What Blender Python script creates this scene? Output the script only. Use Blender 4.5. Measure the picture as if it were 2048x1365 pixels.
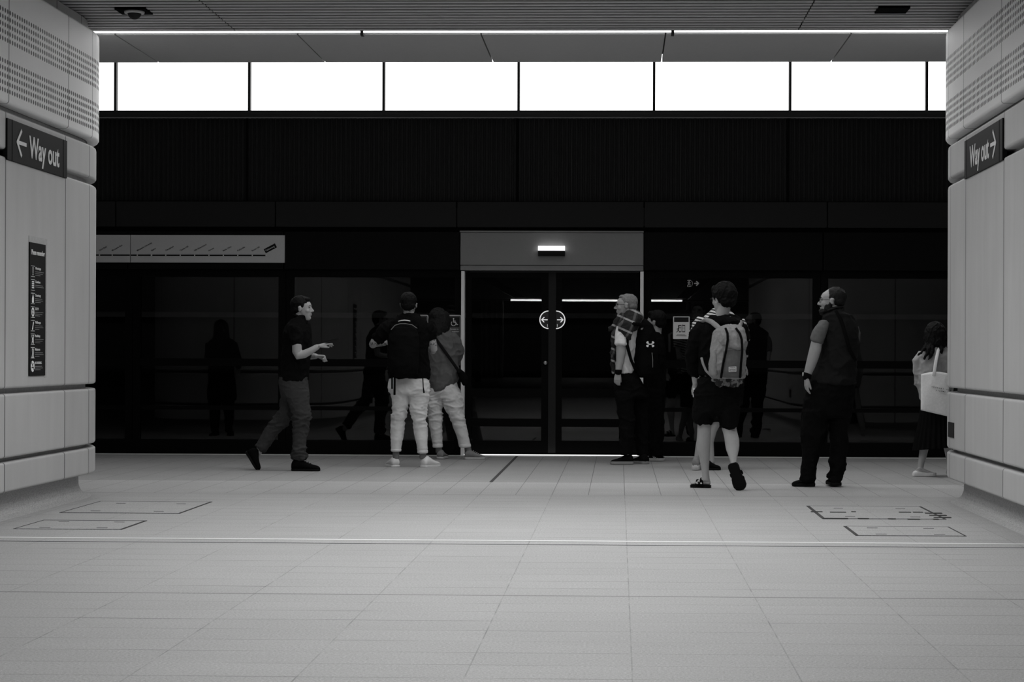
import bpy, bmesh, math, random
from math import sin, cos, pi, radians, sqrt
from mathutils import Vector, Matrix, noise
random.seed(7)
for _o in list(bpy.data.objects): bpy.data.objects.remove(_o)
SC = bpy.context.scene
COL = SC.collection
V = Vector
# ------------------------------------------------------------------ camera
F, CX, CY, EYE = 3800.0, 1125.0, 710.0, 1.15
YAW, ROLL = radians(1.70), 0.0037
fwd = V((-sin(YAW), cos(YAW), 0)); rgt = V((cos(YAW), sin(YAW), 0)); upv = V((0, 0, 1))
R_ = rgt*cos(ROLL) + upv*sin(ROLL); U_ = -rgt*sin(ROLL) + upv*cos(ROLL)
cd = bpy.data.cameras.new('camera'); cam = bpy.data.objects.new('camera', cd); COL.objects.link(cam)
cd.sensor_width = 36; cd.lens = F/2048*36; cd.shift_x = (1024-CX)/2048; cd.shift_y = (CY-682.5)/2048
cd.clip_end = 400
B_ = -fwd
cam.matrix_world = Matrix(((R_.x, U_.x, B_.x, 0), (R_.y, U_.y, B_.y, 0), (R_.z, U_.z, B_.z, EYE), (0, 0, 0, 1)))
SC.camera = cam
# ------------------------------------------------------------------ world, view
w = bpy.data.worlds.new('world'); SC.world = w; w.use_nodes = True
w.node_tree.nodes['Background'].inputs[0].default_value = (1, 1, 1, 1)
w.node_tree.nodes['Background'].inputs[1].default_value = 0.03
SC.view_settings.view_transform = 'Standard'; SC.view_settings.look = 'None'
SC.view_settings.exposure = 0.0; SC.view_settings.gamma = 1.0; SC.view_settings.use_curve_mapping = False
# ------------------------------------------------------------------ room lamps (area lamps under the ceiling luminaires) and added fills
CEIL = 3.83
YW = 21.7                                   # platform screen line
def area(name, loc, sx, sy, e, rot=(0, 0, 0), spread=180):
    l = bpy.data.lights.new(name, 'AREA'); l.shape = 'RECTANGLE'; l.size = sx; l.size_y = sy; l.energy = e
    l.spread = radians(spread)
    o = bpy.data.objects.new(name, l); o.location = loc; o.rotation_euler = rot; COL.objects.link(o); return o
HALL_Y = [12.6, 9.6, 6.6, 3.6, 0.6, -2.4, -5.4]
for yy, ee in zip(HALL_Y, (74, 52, 34, 26, 22, 20, 18)):
    area('hall_lamp', (-0.6, yy, CEIL-0.05), 2.8, 0.14, ee, spread=150)
area('led_lamp', (-0.83, 15.72, CEIL-0.05), 6.9, 0.06, 52)
area('added_platform_fill', (0, 17.75, 5.7), 7, 0.8, 125, rot=(radians(-22), 0, 0), spread=150)  # unseen fill added above the soffit to brighten wall and people
area('added_tunnel_fill', (-1, 24.2, 3.6), 22, 0.3, 26)  # unseen fill added so the tunnel shows through the dark glass

# ------------------------------------------------------------------ pixel helpers
def ray(px, py): return fwd + R_*((px-CX)/F) + U_*((CY-py)/F)
def at(px, py, Y):
    d = ray(px, py); return V((0, 0, EYE)) + d*(Y/d.y)
def flr(px, py):
    d = ray(px, py); return V((0, 0, EYE)) + d*(-EYE/d.z)
def PX(px, Y=YW): return at(px, 700, Y).x
def PZ(py, Y=YW, px=1104): return at(px, py, Y).z

# ------------------------------------------------------------------ materials
def mat(name, col, rough=.6, spec=.3, metal=0, emit=0, coat=0):
    m = bpy.data.materials.new(name); m.use_nodes = True
    b = m.node_tree.nodes['Principled BSDF']
    b.inputs['Base Color'].default_value = (col, col, col, 1); b.inputs['Roughness'].default_value = rough
    b.inputs['Specular IOR Level'].default_value = spec; b.inputs['Metallic'].default_value = metal
    if emit:
        b.inputs['Emission Color'].default_value = (1, 1, 1, 1); b.inputs['Emission Strength'].default_value = emit
    return m
class N:
    def __init__(s, m): s.t = m.node_tree; s.b = s.t.nodes.get('Principled BSDF')
    def n(s, typ, **kw):
        x = s.t.nodes.new(typ)
        for k, v in kw.items():
            if k.startswith('i_'): x.inputs[int(k[2:])].default_value = v
            else: setattr(x, k, v)
        return x
    def l(s, a, b): s.t.links.new(a, b)
    def val(s, x, i):
        return x
    def m(s, op, a, b=None, c=None):
        x = s.t.nodes.new('ShaderNodeMath'); x.operation = op
        for i, q in enumerate((a, b, c)):
            if q is None: continue
            if hasattr(q, 'links'): s.l(q, x.inputs[i])
            else: x.inputs[i].default_value = q
        return x.outputs[0]
    def pos(s, obj=False):
        if obj:
            tc = s.n('ShaderNodeTexCoord'); return tc.outputs['Object']
        return s.n('ShaderNodeNewGeometry').outputs['Position']
    def xyz(s, v):
        x = s.n('ShaderNodeSeparateXYZ'); s.l(v, x.inputs[0]); return x.outputs
    def noise(s, vec, scale, detail=2, rough=.5, sc=(1, 1, 1)):
        mp = s.n('ShaderNodeMapping'); mp.inputs['Scale'].default_value = sc; s.l(vec, mp.inputs['Vector'])
        x = s.n('ShaderNodeTexNoise'); x.inputs['Scale'].default_value = scale; x.inputs['Detail'].default_value = detail
        x.inputs['Roughness'].default_value = rough; s.l(mp.outputs[0], x.inputs['Vector']); return x.outputs['Fac']
    def line(s, c, x0, pitch, hw):
        t = s.m('FRACT', s.m('ADD', s.m('DIVIDE', s.m('SUBTRACT', c, x0), pitch), .5))
        d = s.m('MULTIPLY', s.m('ABSOLUTE', s.m('SUBTRACT', t, .5)), pitch)
        return s.m('LESS_THAN', d, hw)
    def one(s, c, x0, hw): return s.m('LESS_THAN', s.m('ABSOLUTE', s.m('SUBTRACT', c, x0)), hw)
    def col(s, v):
        x = s.n('ShaderNodeCombineColor')
        for i in range(3): s.l(v, x.inputs[i])
        s.l(x.outputs[0], s.b.inputs['Base Color'])
    def bump(s, v, dist=.002, st=.5):
        x = s.n('ShaderNodeBump'); x.inputs['Strength'].default_value = st; x.inputs['Distance'].default_value = dist
        s.l(v, x.inputs['Height']); s.l(x.outputs[0], s.b.inputs['Normal'])
    def rough(s, v): s.l(v, s.b.inputs['Roughness'])
def noisy(name, col, rough=.8, spec=.2, amp=.25, scale=40, bump=.001, bscale=300):
    m = mat(name, col, rough, spec); n = N(m); p = n.pos(True)
    f = n.noise(p, scale, 3)
    n.col(n.m('MULTIPLY', n.m('ADD', n.m('MULTIPLY', n.m('SUBTRACT', f, .5), amp*2), 1), col))
    n.bump(n.noise(p, bscale, 2), bump, .6)
    return m
M = {}
# floor stone
def floor_mat():
    m = mat('granite_floor', .4, .5, .35); n = N(m); p = n.pos(); x, y, z = n.xyz(p)
    x0 = flr(1265, 1365).x
    near = n.m('LESS_THAN', y, 15.55)
    far = n.m('SUBTRACT', 1, near)
    brk = n.noise(p, 1.6, 2, .6, (1, 2.5, 1))
    br = n.m('MULTIPLY', n.m('SUBTRACT', brk, .30), 2.2); br = n.m('MINIMUM', n.m('MAXIMUM', br, .12), 1)
    _tx = n.m('FLOOR', n.m('DIVIDE', n.m('SUBTRACT', x, x0), .597)); _ty = n.m('FLOOR', n.m('DIVIDE', n.m('SUBTRACT', y, 8.905), .29))
    _c = n.n('ShaderNodeCombineXYZ'); n.l(_tx, _c.inputs[0]); n.l(_ty, _c.inputs[1]); _w = n.n('ShaderNodeTexWhiteNoise'); n.l(_c.outputs[0], _w.inputs['Vector'])
    brr = n.m('MULTIPLY', br, n.m('ADD', .35, n.m('MULTIPLY', _w.outputs['Value'], .75)))
    rows = n.m('MULTIPLY', n.m('MULTIPLY', n.line(y, 9.05, .290, .0055), near), n.m('MULTIPLY', brr, 1.0))
    lon = n.m('MULTIPLY', n.m('MULTIPLY', n.line(x, x0, .597, .0028), near), n.m('MULTIPLY', br, .7))
    lonf = n.m('MULTIPLY', n.m('MULTIPLY', n.line(x, x0, .2985, .0032), far), .62)
    r2 = n.m('MULTIPLY', n.m('MAXIMUM', n.one(y, 15.55, .012), n.m('MAXIMUM', n.one(y, 17.1, .012), n.one(y, 20.75, .014))), .5)
    r3 = n.m('MULTIPLY', n.one(y, 9.05, .011), .75)
    j = n.m('MAXIMUM', n.m('MAXIMUM', rows, lon), n.m('MAXIMUM', n.m('MAXIMUM', lonf, r2), r3))
    g1 = n.noise(p, 95, 3, .75); g2 = n.noise(p, 330, 2, .8); g3 = n.noise(p, .55, 3, .6); g4 = n.noise(p, 6, 2, .6, (.4, 1.6, 1))
    sp = n.m('ADD', n.m('MULTIPLY', n.m('SUBTRACT', g1, .5), 1.7), n.m('MULTIPLY', n.m('SUBTRACT', g2, .5), 1.1))
    # tile to tile tone
    tx = n.m('FLOOR', n.m('DIVIDE', n.m('SUBTRACT', x, x0), .597)); ty = n.m('FLOOR', n.m('DIVIDE', n.m('SUBTRACT', y, 9.05), .29))
    cc = n.n('ShaderNodeCombineXYZ'); n.l(tx, cc.inputs[0]); n.l(ty, cc.inputs[1])
    wn = n.n('ShaderNodeTexWhiteNoise'); n.l(cc.outputs[0], wn.inputs['Vector'])
    tone = n.m('MULTIPLY', n.m('SUBTRACT', wn.outputs['Value'], .5), .06)
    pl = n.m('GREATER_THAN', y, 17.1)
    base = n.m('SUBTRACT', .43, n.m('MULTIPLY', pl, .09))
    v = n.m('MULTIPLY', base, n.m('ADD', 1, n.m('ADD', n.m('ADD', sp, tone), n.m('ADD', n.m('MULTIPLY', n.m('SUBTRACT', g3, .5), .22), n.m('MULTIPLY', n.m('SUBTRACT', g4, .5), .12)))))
    v = n.m('MULTIPLY', v, n.m('SUBTRACT', 1, n.m('MULTIPLY', j, .85)))
    n.col(v); n.bump(n.m('SUBTRACT', n.m('MULTIPLY', g1, .3), j), .002, .35)
    return m
M['floor'] = floor_mat()
def stone_mat(holes=False, band=0):
    m = mat('stone_cladding_perforated' if holes else 'stone_cladding', .6, .55, .3); n = N(m)
    uv = n.n('ShaderNodeUVMap'); u, v, _ = n.xyz(uv.outputs[0]); p = n.pos()
    # vertical joints every 1.4 m, one extra at the start of the rounded nose
    j = n.m('MAXIMUM', n.line(u, -.65, 1.4, .0085), n.one(u, 0, .007))
    st = n.noise(uv.outputs[0], 1.6, 3, .55, (4, .5, 1)); bl = n.noise(p, 1.4, 3, .5)
    fine = n.noise(p, 160, 2, .6)
    # panel tone
    pn = n.m('FLOOR', n.m('DIVIDE', n.m('ADD', u, .65), 1.4))
    cc = n.n('ShaderNodeCombineXYZ'); n.l(pn, cc.inputs[0]); cc.inputs[1].default_value = 3.3 + band
    wn = n.n('ShaderNodeTexWhiteNoise'); n.l(cc.outputs[0], wn.inputs['Vector'])
    c = n.m('ADD', .84 if holes else .47, n.m('ADD', n.m('MULTIPLY', n.m('SUBTRACT', st, .5), .05 if holes else .10),
            n.m('ADD', n.m('MULTIPLY', n.m('SUBTRACT', bl, .5), .08), n.m('MULTIPLY', n.m('SUBTRACT', fine, .5), .05))))
    c = n.m('ADD', c, n.m('MULTIPLY', n.m('SUBTRACT', wn.outputs['Value'], .5), .06))
    c = n.m('MULTIPLY', c, n.m('SUBTRACT', 1, n.m('MULTIPLY', j, .82)))
    if holes:
        pu, pv, r = .0519, .049, .0165
        fu = n.m('SUBTRACT', n.m('FRACT', n.m('DIVIDE', n.m('ADD', u, .65+pu/2-pu/2), pu)), .5)
        fv = n.m('SUBTRACT', n.m('FRACT', n.m('ADD', n.m('DIVIDE', n.m('SUBTRACT', v, 3.465), pv), .5)), .5)
        d = n.m('SQRT', n.m('ADD', n.m('POWER', n.m('MULTIPLY', fu, pu), 2), n.m('POWER', n.m('MULTIPLY', fv, pv), 2)))
        h = n.m('LESS_THAN', d, r)
        g = n.m('MAXIMUM', n.m('LESS_THAN', n.m('ABSOLUTE', n.m('SUBTRACT', v, 3.367)), .1225), n.m('LESS_THAN', n.m('ABSOLUTE', n.m('SUBTRACT', v, 3.024)), .1225))
        h = n.m('MULTIPLY', h, g)
        c = n.m('MULTIPLY', c, n.m('SUBTRACT', 1, n.m('MULTIPLY', h, .94)))
        n.bump(n.m('SUBTRACT', 0, h), .006, .5)
    n.col(c)
    return m
M['stone'] = stone_mat(); M['stoneh'] = stone_mat(True)
M['stoneb'] = stone_mat(False, 2); M['stonec'] = stone_mat(False, 5)
M['recess'] = noisy('recess_stone', .42, .7)
M['plinth'] = noisy('plinth_granite', .42, .75, .2, .7, 90, .002, 200)
M['slat'] = noisy('ceiling_slat_metal', .52, .45, .4, .05)
M['slatback'] = mat('ceiling_back', .03, .8)
M['soffit'] = noisy('soffit_panel', .40, .6, .3, .06, 30)
M['black'] = mat('black_frame', .003, .5, .06)
M['blackmat'] = mat('black_recess', .004, .9, .05)
M['darkpanel'] = noisy('dark_panel', .026, .6, .06, .1)
M['sill'] = mat('sill_dark', .03, .5, .3)
M['header'] = noisy('door_header_panel', .24, .5, .2, .05)
M['hframe'] = noisy('header_frame_panel', .007, .6, .06, .05)
M['post'] = mat('brushed_post', .95, .4, .5, 0)
M['led'] = mat('led_light', .9, .5, .2, 0, 5)
M['led_rear'] = mat('led_rear', .9, .5, .2, 0, 22)
M['lampface'] = mat('lamp_face', .9, .5, .2, 0, 1.6)
M['thresh'] = mat('threshold_light', .9, .4, .3, 0, .9)
M['window'] = mat('bright_window', .9, .5, .2, 0, 1.7)
M['mull'] = mat('mullion', .02, .5)
M['metal'] = mat('metal', .7, .3, .5, .9)
M['strip'] = mat('floor_strip', .92, .45, .5)
M['stripband'] = noisy('strip_stone', .30, .5, .35, .25, 90)
M['groove'] = mat('floor_groove', .07, .8, .1)
M['signblack'] = mat('sign_black', .008, .6, .12)
M['signdark'] = mat('sign_dark', .02, .6, .15)
M['white'] = mat('sign_white', .85, .5)
M['glowdecal'] = mat('decal_added_glow', .85, .5, .2, 0, .55)  # white door decals, glow added to the material to brighten them
M['signgrey'] = mat('sign_grey', .72, .5)
M['offwhite'] = mat('sign_offwhite', .85, .5)
M['decal'] = mat('decal_dark', .04, .4)
M['map'] = noisy('route_map_face', .60, .5, .3, .04)
def pane_mat():
    m = bpy.data.materials.new('dark_glass'); m.use_nodes = True; t = m.node_tree; t.nodes.clear()
    out = t.nodes.new('ShaderNodeOutputMaterial'); mx = t.nodes.new('ShaderNodeMixShader')
    tr = t.nodes.new('ShaderNodeBsdfTransparent'); tr.inputs[0].default_value = (.42, .42, .42, 1)
    gl = t.nodes.new('ShaderNodeBsdfGlossy'); gl.inputs['Roughness'].default_value = 0.0; gl.inputs[0].default_value = (.8, .8, .8, 1)
    fr = t.nodes.new('ShaderNodeFresnel'); fr.inputs[0].default_value = 1.5
    g = t.nodes.new('ShaderNodeNewGeometry'); mp = t.nodes.new('ShaderNodeTexNoise'); mp.inputs['Scale'].default_value = .5; mp.inputs['Detail'].default_value = 0
    bp = t.nodes.new('ShaderNodeBump'); bp.inputs['Strength'].default_value = .05; bp.inputs['Distance'].default_value = .006
    t.links.new(g.outputs['Position'], mp.inputs['Vector']); t.links.new(mp.outputs['Fac'], bp.inputs['Height']); t.links.new(bp.outputs[0], gl.inputs['Normal'])
    t.links.new(fr.outputs[0], mx.inputs[0]); t.links.new(tr.outputs[0], mx.inputs[1]); t.links.new(gl.outputs[0], mx.inputs[2]); t.links.new(mx.outputs[0], out.inputs[0])
    return m
M['pane'] = pane_mat()
def tunnel_mat():
    m = mat('tunnel_wall', .06, .9); n = N(m); p = n.pos(); x, y, z = n.xyz(p)
    j = n.line(x, .3, 2.4, .02); f = n.noise(p, 1.2, 3)
    n.col(n.m('MULTIPLY', n.m('ADD', .045, n.m('MULTIPLY', f, .04)), n.m('SUBTRACT', 1, n.m('MULTIPLY', j, .7)))); return m
M['tunnel'] = tunnel_mat(); M['rail'] = noisy('tunnel_rail', .30, .6, .2, .5, 3)
M['skin'] = noisy('skin', .37, .5, .35, .06, 20, .0005, 400)
M['skin2'] = noisy('skin_warm', .34, .5, .35, .08, 20, .0005, 400)
M['tattoo'] = mat('tattoo_skin', .44)
n_ = N(M['tattoo']); pp = n_.pos(); f_ = n_.noise(pp, 55, 1); _z = n_.xyz(pp)[2]
n_.col(n_.m('SUBTRACT', .34, n_.m('MULTIPLY', n_.m('MULTIPLY', n_.m('GREATER_THAN', f_, .55), n_.m('GREATER_THAN', _z, PZ(692, 19.28, 868))), .25)))
M['hair'] = noisy('black_hair', .005, .6, .10, .4, 60, .003, 120)
M['hair_brown'] = noisy('brown_hair', .012, .6, .15, .4, 60, .003, 120)
M['hair_grey'] = noisy('grey_hair', .22, .7, .2, .5, 90, .003, 200)
M['cloth_black'] = noisy('black_cloth', .0055, .95, .03, .3, 30, .001, 400)
M['cloth_char'] = noisy('charcoal_cloth', .013, .95, .05, .3, 30, .001, 400)
M['cloth_dark'] = noisy('dark_grey_cloth', .050, .9, .08, .2, 30, .001, 400)
M['cloth_mid'] = noisy('mid_grey_cloth', .12, .9, .1, .2, 30, .001, 400)
M['cloth_grey'] = noisy('light_grey_cloth', .33, .85, .15, .15, 30, .001, 400)
M['cloth_light'] = noisy('pale_cloth', .70, .85, .15, .1, 30, .001, 400)
M['cloth_white'] = noisy('white_cloth', .78, .85, .15, .06, 30, .001, 400)
M['canvas'] = noisy('canvas', .84, .9, .1, .12, 60, .001, 500)
M['pack'] = noisy('grey_pack_fabric', .27, .8, .2, .3, 45, .001, 400)
M['pack2'] = noisy('pack_panel_fabric', .12, .8, .2, .2, 45, .001, 400)
M['shoe_white'] = noisy('white_leather', .72, .5, .4, .1)
M['shoe_grey'] = noisy('grey_canvas_shoe', .2, .8, .2, .2)
M['rubber'] = mat('rubber', .5, .6); M['rubber_dark'] = mat('dark_rubber', .007, .8, .08)
M['sole_mid'] = mat('sole_mid', .25, .7); M['sock'] = noisy('grey_sock', .16, .9)
M['eye'] = mat('eye_dark', .02, .2, .5); M['lip'] = mat('lip', .25, .5)
def plaid():
    m = mat('plaid_knit', .03, .85); n = N(m); p = n.pos(True); x, y, z = n.xyz(p)
    a = n.line(n.m('ADD', n.m('ADD', x, n.m('MULTIPLY', y, .3)), n.m('MULTIPLY', z, -.55)), .02, .125, .013)
    b = n.line(n.m('ADD', z, n.m('MULTIPLY', x, .45)), .01, .125, .011)
    n.col(n.m('ADD', .018, n.m('ADD', n.m('MULTIPLY', b, .28), n.m('MULTIPLY', a, .07)))); return m
M['plaid'] = plaid()
def stripes():
    m = mat('striped_knit', .03, .85); n = N(m); p = n.pos(True); x, y, z = n.xyz(p)
    b = n.line(n.m('ADD', z, n.m('MULTIPLY', x, .25)), 0, .032, .009)
    n.col(n.m('ADD', .02, n.m('MULTIPLY', b, .6))); return m
M['stripes'] = stripes()
def pattern():
    m = mat('patterned_shirt', .1, .85); n = N(m); p = n.pos(True); f = n.noise(p, 22, 4, .7)
    n.col(n.m('ADD', .03, n.m('MULTIPLY', n.m('GREATER_THAN', f, .53), .2))); return m
M['pattern'] = pattern()

# ------------------------------------------------------------------ object helpers
def link(name, me, m=None, parent=None, smooth=False):
    o = bpy.data.objects.new(name, me); COL.objects.link(o)
    if m: me.materials.append(m)
    if parent:
        o.parent = parent
        me.transform(Matrix.Translation(-world_loc(parent)))
    if smooth:
        for p in me.polygons: p.use_smooth = True
    return o
def world_loc(o):
    v = V((0, 0, 0))
    while o: v = v + o.location; o = o.parent
    return v
def obj(name, bm, m=None, parent=None, smooth=False):
    bmesh.ops.recalc_face_normals(bm, faces=bm.faces)
    me = bpy.data.meshes.new(name); bm.to_mesh(me); bm.free(); return link(name, me, m, parent, smooth)
def origin(o):   # move a top-level mesh's origin to its own base
    me = o.data; n = len(me.vertices)
    lo = V((min(v.co.x for v in me.vertices), min(v.co.y for v in me.vertices), min(v.co.z for v in me.vertices)))
    hi = V((max(v.co.x for v in me.vertices), max(v.co.y for v in me.vertices), max(v.co.z for v in me.vertices)))
    c = V(((lo.x+hi.x)/2, (lo.y+hi.y)/2, lo.z)); me.transform(Matrix.Translation(-c)); o.location = c; return o
def tag(o, label, cat, group=None):
    o['label'] = label; o['category'] = cat
    if group: o['group'] = group
    return o
def thing(name, loc, label, cat, group=None):
    o = bpy.data.objects.new(name, None); o.empty_display_size = .1; COL.objects.link(o); o.location = loc
    return tag(o, label, cat, group)
def struct(o): o['kind'] = 'structure'; return o
def box(bm, a, b, bev=0):
    x0, y0, z0 = [min(a[i], b[i]) for i in range(3)]; x1, y1, z1 = [max(a[i], b[i]) for i in range(3)]
    vs = [bm.verts.new(c) for c in ((x0, y0, z0), (x1, y0, z0), (x1, y1, z0), (x0, y1, z0), (x0, y0, z1), (x1, y0, z1), (x1, y1, z1), (x0, y1, z1))]
    fs = [bm.faces.new([vs[i] for i in f]) for f in ((3, 2, 1, 0), (4, 5, 6, 7), (0, 1, 5, 4), (1, 2, 6, 5), (2, 3, 7, 6), (3, 0, 4, 7))]
    if bev:
        es = list({e for f in fs for e in f.edges})
        bmesh.ops.bevel(bm, geom=es, offset=bev, segments=2, affect='EDGES', profile=.7)
def boxes(name, lst, m, parent=None, bev=0):
    bm = bmesh.new()
    for a, b in lst: box(bm, a, b, bev)
    return obj(name, bm, m, parent)
class Flat:      # thin lettering / pictogram sheet laid on a surface
    def __init__(s, O, R, U, T=.002):
        s.O = V(O); s.R = V(R).normalized(); s.U = V(U).normalized(); s.Nn = s.R.cross(s.U).normalized(); s.T = T; s.bm = bmesh.new()
    def P(s, x, y, h=0): return s.O + s.R*x + s.U*y + s.Nn*h
    def poly(s, pts):
        s.T += 2e-5
        a = [s.bm.verts.new(s.P(x, y, 0)) for x, y in pts]; b = [s.bm.verts.new(s.P(x, y, s.T)) for x, y in pts]
        n = len(pts)
        s.bm.faces.new(b); s.bm.faces.new(a[::-1])
        for i in range(n): s.bm.faces.new((a[i], a[(i+1) % n], b[(i+1) % n], b[i]))
    def rect(s, x0, y0, x1, y1): s.poly([(x0, y0), (x1, y0), (x1, y1), (x0, y1)])
    def stroke(s, pts, w):
        for (x0, y0), (x1, y1) in zip(pts, pts[1:]):
            d = V((x1-x0, y1-y0)); L = d.length or 1e-6; d /= L; q = V((-d.y, d.x))*w/2; e = d*w*.35
            s.poly([(x0-e.x-q.x, y0-e.y-q.y), (x1+e.x-q.x, y1+e.y-q.y), (x1+e.x+q.x, y1+e.y+q.y), (x0-e.x+q.x, y0-e.y+q.y)])
    def disc(s, cx, cy, r, n=24, ry=None): s.poly([(cx+r*cos(2*pi*i/n), cy+(ry or r)*sin(2*pi*i/n)) for i in range(n)])
    def arc(s, cx, cy, r, w, a0=0, a1=360, n=32):
        for i in range(n):
            p = radians(a0+(a1-a0)*i/n); q = radians(a0+(a1-a0)*(i+1)/n)
            s.poly([(cx+(r-w/2)*cos(p), cy+(r-w/2)*sin(p)), (cx+(r+w/2)*cos(p), cy+(r+w/2)*sin(p)), (cx+(r+w/2)*cos(q), cy+(r+w/2)*sin(q)), (cx+(r-w/2)*cos(q), cy+(r-w/2)*sin(q))])
    def rrect(s, x0, y0, x1, y1, r, n=5):
        pts = []
        for cx, cy, a in ((x1-r, y1-r, 0), (x0+r, y1-r, 90), (x0+r, y0+r, 180), (x1-r, y0+r, 270)):
            for i in range(n+1): t = radians(a+90*i/n); pts.append((cx+r*cos(t), cy+r*sin(t)))
        s.poly(pts)
    def done(s, name, m, parent=None): return obj(name, s.bm, m, parent)
def text(name, body, O, R, U, height, width, m, parent, ang=0, bold=0.0, T=.002, align='L'):
    """lettering: height = cap height, width = total width or None"""
    c = bpy.data.curves.new('t', 'FONT'); c.body = body; c.size = 1; c.extrude = .001; c.offset = bold; c.resolution_u = 3
    o = bpy.data.objects.new('t', c); COL.objects.link(o)
    dg = bpy.context.evaluated_depsgraph_get(); dg.update()
    me = bpy.data.meshes.new_from_object(o.evaluated_get(dg)); bpy.data.objects.remove(o)
    xs = [v.co.x for v in me.vertices]; x0, x1 = min(xs), max(xs)
    sy = height/.69; sx = width/(x1-x0) if width else sy
    if align == 'C': off = -(x1-x0)*sx/2
    else: off = 0
    R = V(R).normalized(); U = V(U).normalized()
    if ang: R, U = R*cos(ang)+U*sin(ang), -R*sin(ang)+U*cos(ang)
    Nn = R.cross(U)
    for v in me.vertices:
        v.co = V(O) + R*((v.co.x-x0)*sx+off) + U*(v.co.y*sy) + Nn*(v.co.z/.001*T/2+T/2)
    me.update()
    return link(name, me, m, parent)

# ================================================================== SETTING
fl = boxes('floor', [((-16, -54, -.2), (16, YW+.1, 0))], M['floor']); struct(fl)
# left / right pillars --------------------------------------------------------
Y0 = 14.85; RN = 1.4
A_ = PX(178, Y0); Bx = PX(1900, Y0)
PROF = [  # (z0, z1, inset, edge radius, name, material)
    (0.0, .20, .16, 0, 'plinth', 'plinth'),
    (.195, .400, 0, .018, 'stone_band', 'stoneb'),
    (.430, .868, 0, .018, 'stone_band', 'stonec'),
    (.905, 2.485, 0, .018, 'stone_band', 'stone'),
    (2.535, 2.795, 0, .018, 'stone_band', 'stoneb'),
    (2.845, 3.70, -.02, .02, 'perforated_band', 'stoneh'),
    (3.70, CEIL-.02, .07, 0, 'capping', 'stone'),
]
def plan(side, inset, yb):
    """plan outline of the rounded-nose pillar, from its aisle face round the nose to the far face"""
    X = A_ if side < 0 else Bx; pts = []
    cxx = X + side*RN; r = RN-inset
    ys = [yb, yb+.3] + [yb+.3+(Y0-yb-.3)*i/12 for i in range(1, 13)]
    for y in ys: pts.append((X+side*inset, y, y-Y0))
    for i in range(1, 33):
        t = pi*i/32; pts.append((cxx - side*r*cos(t), Y0+r*sin(t), t*RN))
    for y in ys[::-1]: pts.append((cxx+side*r, y, pi*RN+(Y0-y)))
    return pts
def sweep(name, side, prof, yb, m, parent):
    """prof: list of (inset, z)"""
    bm = bmesh.new(); uvl = bm.loops.layers.uv.new('UVMap'); rings = []
    for ins, z in prof:
        rings.append([(bm.verts.new((x, y, z)), s) for x, y, s in plan(side, ins, yb)])
    for a, b, (ia, za), (ib, zb) in zip(rings, rings[1:], prof, prof[1:]):
        for i in range(len(a)-1):
            try: f = bm.faces.new((a[i][0], a[i+1][0], b[i+1][0], b[i][0]))
            except ValueError: continue
            for lp, (u, v) in zip(f.loops, ((a[i][1], za), (a[i+1][1], za), (b[i+1][1], zb), (b[i][1], zb))): lp[uvl].uv = (u, v)
    for r in (rings[0], rings[-1]): bm.faces.new([v for v, s in r])
    bk = [r[0][0] for r in rings]; bk2 = [r[-1][0] for r in rings]
    bm.faces.new(bk+bk2[::-1])
    me = bpy.data.meshes.new(name); bmesh.ops.recalc_face_normals(bm, faces=bm.faces); bm.to_mesh(me); bm.free()
    o = link(name, me, m, parent)
    return o
def edged(z0, z1, ins, r):
    if not r: return [(ins, z0), (ins, z1)]
    out = [(ins+.09, z0)]
    for i in range(5): t = pi/2*i/4; out.append((ins+r*(1-sin(t)), z0+r*(1-cos(t))))
    for i in range(5): t = pi/2*i/4; out.append((ins+r*(1-cos(t)), z1-r*(1-sin(t))))
    return out + [(ins+.09, z1)]
def pillar(side, yb, label):
    X = A_ if side < 0 else Bx
    t = thing('pillar', (X+side*RN, (yb+Y0)/2, 0), label, 'pillar')
    sweep('recessed_core', side, [(.08, .19), (.08, CEIL-.3)], yb+.05, M['recess'], t)
    for z0, z1, ins, r, nm, mm in PROF:
        p = edged(z0, z1, ins, r)
        if nm == 'plinth': p = [(.03, 0), (.05, .006), (.085, .02), (.115, .05), (.13, .09), (.135, .2)]
        sweep(nm, side, p, yb, M[mm], t)
    return t
pillar(-1, 5.5, 'pale stone pillar with rounded end on the left carrying the black information board')
pillar(1, 5.5, 'pale stone pillar with rounded end on the right behind the woman with the tote bag')

# ceiling: slatted part over the hall -----------------------------------------
XL, XR = PX(180, 15.72), PX(1897, 15.72)
lst = []
y = 15.60; k = 0
xj = [XL+.02] + [XL+.02+(XR-XL-.04)*f for f in (.1667, .5, .8333)] + [XR-.02]
xj = [XL+.02, at(470, 52, 15.6).x, at(1597, 52, 15.6).x, XR-.02]
bm = bmesh.new()
while y > 8.0:
    for a, b in zip(xj, xj[1:]):
        box(bm, (a+.006, y-.055, CEIL-.012), (b-.006, y, CEIL-.004))
    y -= .12
for a in (XL+.02, XR-.02): pass
bm2 = bm
c1 = struct(obj('ceiling', bm2, M['slat']))
c2 = struct(boxes('ceiling', [((-16, -54, CEIL+.09), (16, 15.8, CEIL+.3)), ((XL-.5, -54, CEIL+.035), (XL+.02, 15.8, CEIL+.08)), ((XR-.02, -54, CEIL+.035), (XR+.5, 15.8, CEIL+.08)), ], M['slatback']))
c3 = struct(boxes('ceiling', [((XL+.02, -54, CEIL), (XR-.02, 8, CEIL+.05)), ((-16, -54, CEIL), (XL-.6, 15.8, CEIL+.05)), ((XR+.6, -54, CEIL), (16, 15.8, CEIL+.05))], M['slat']))
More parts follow.
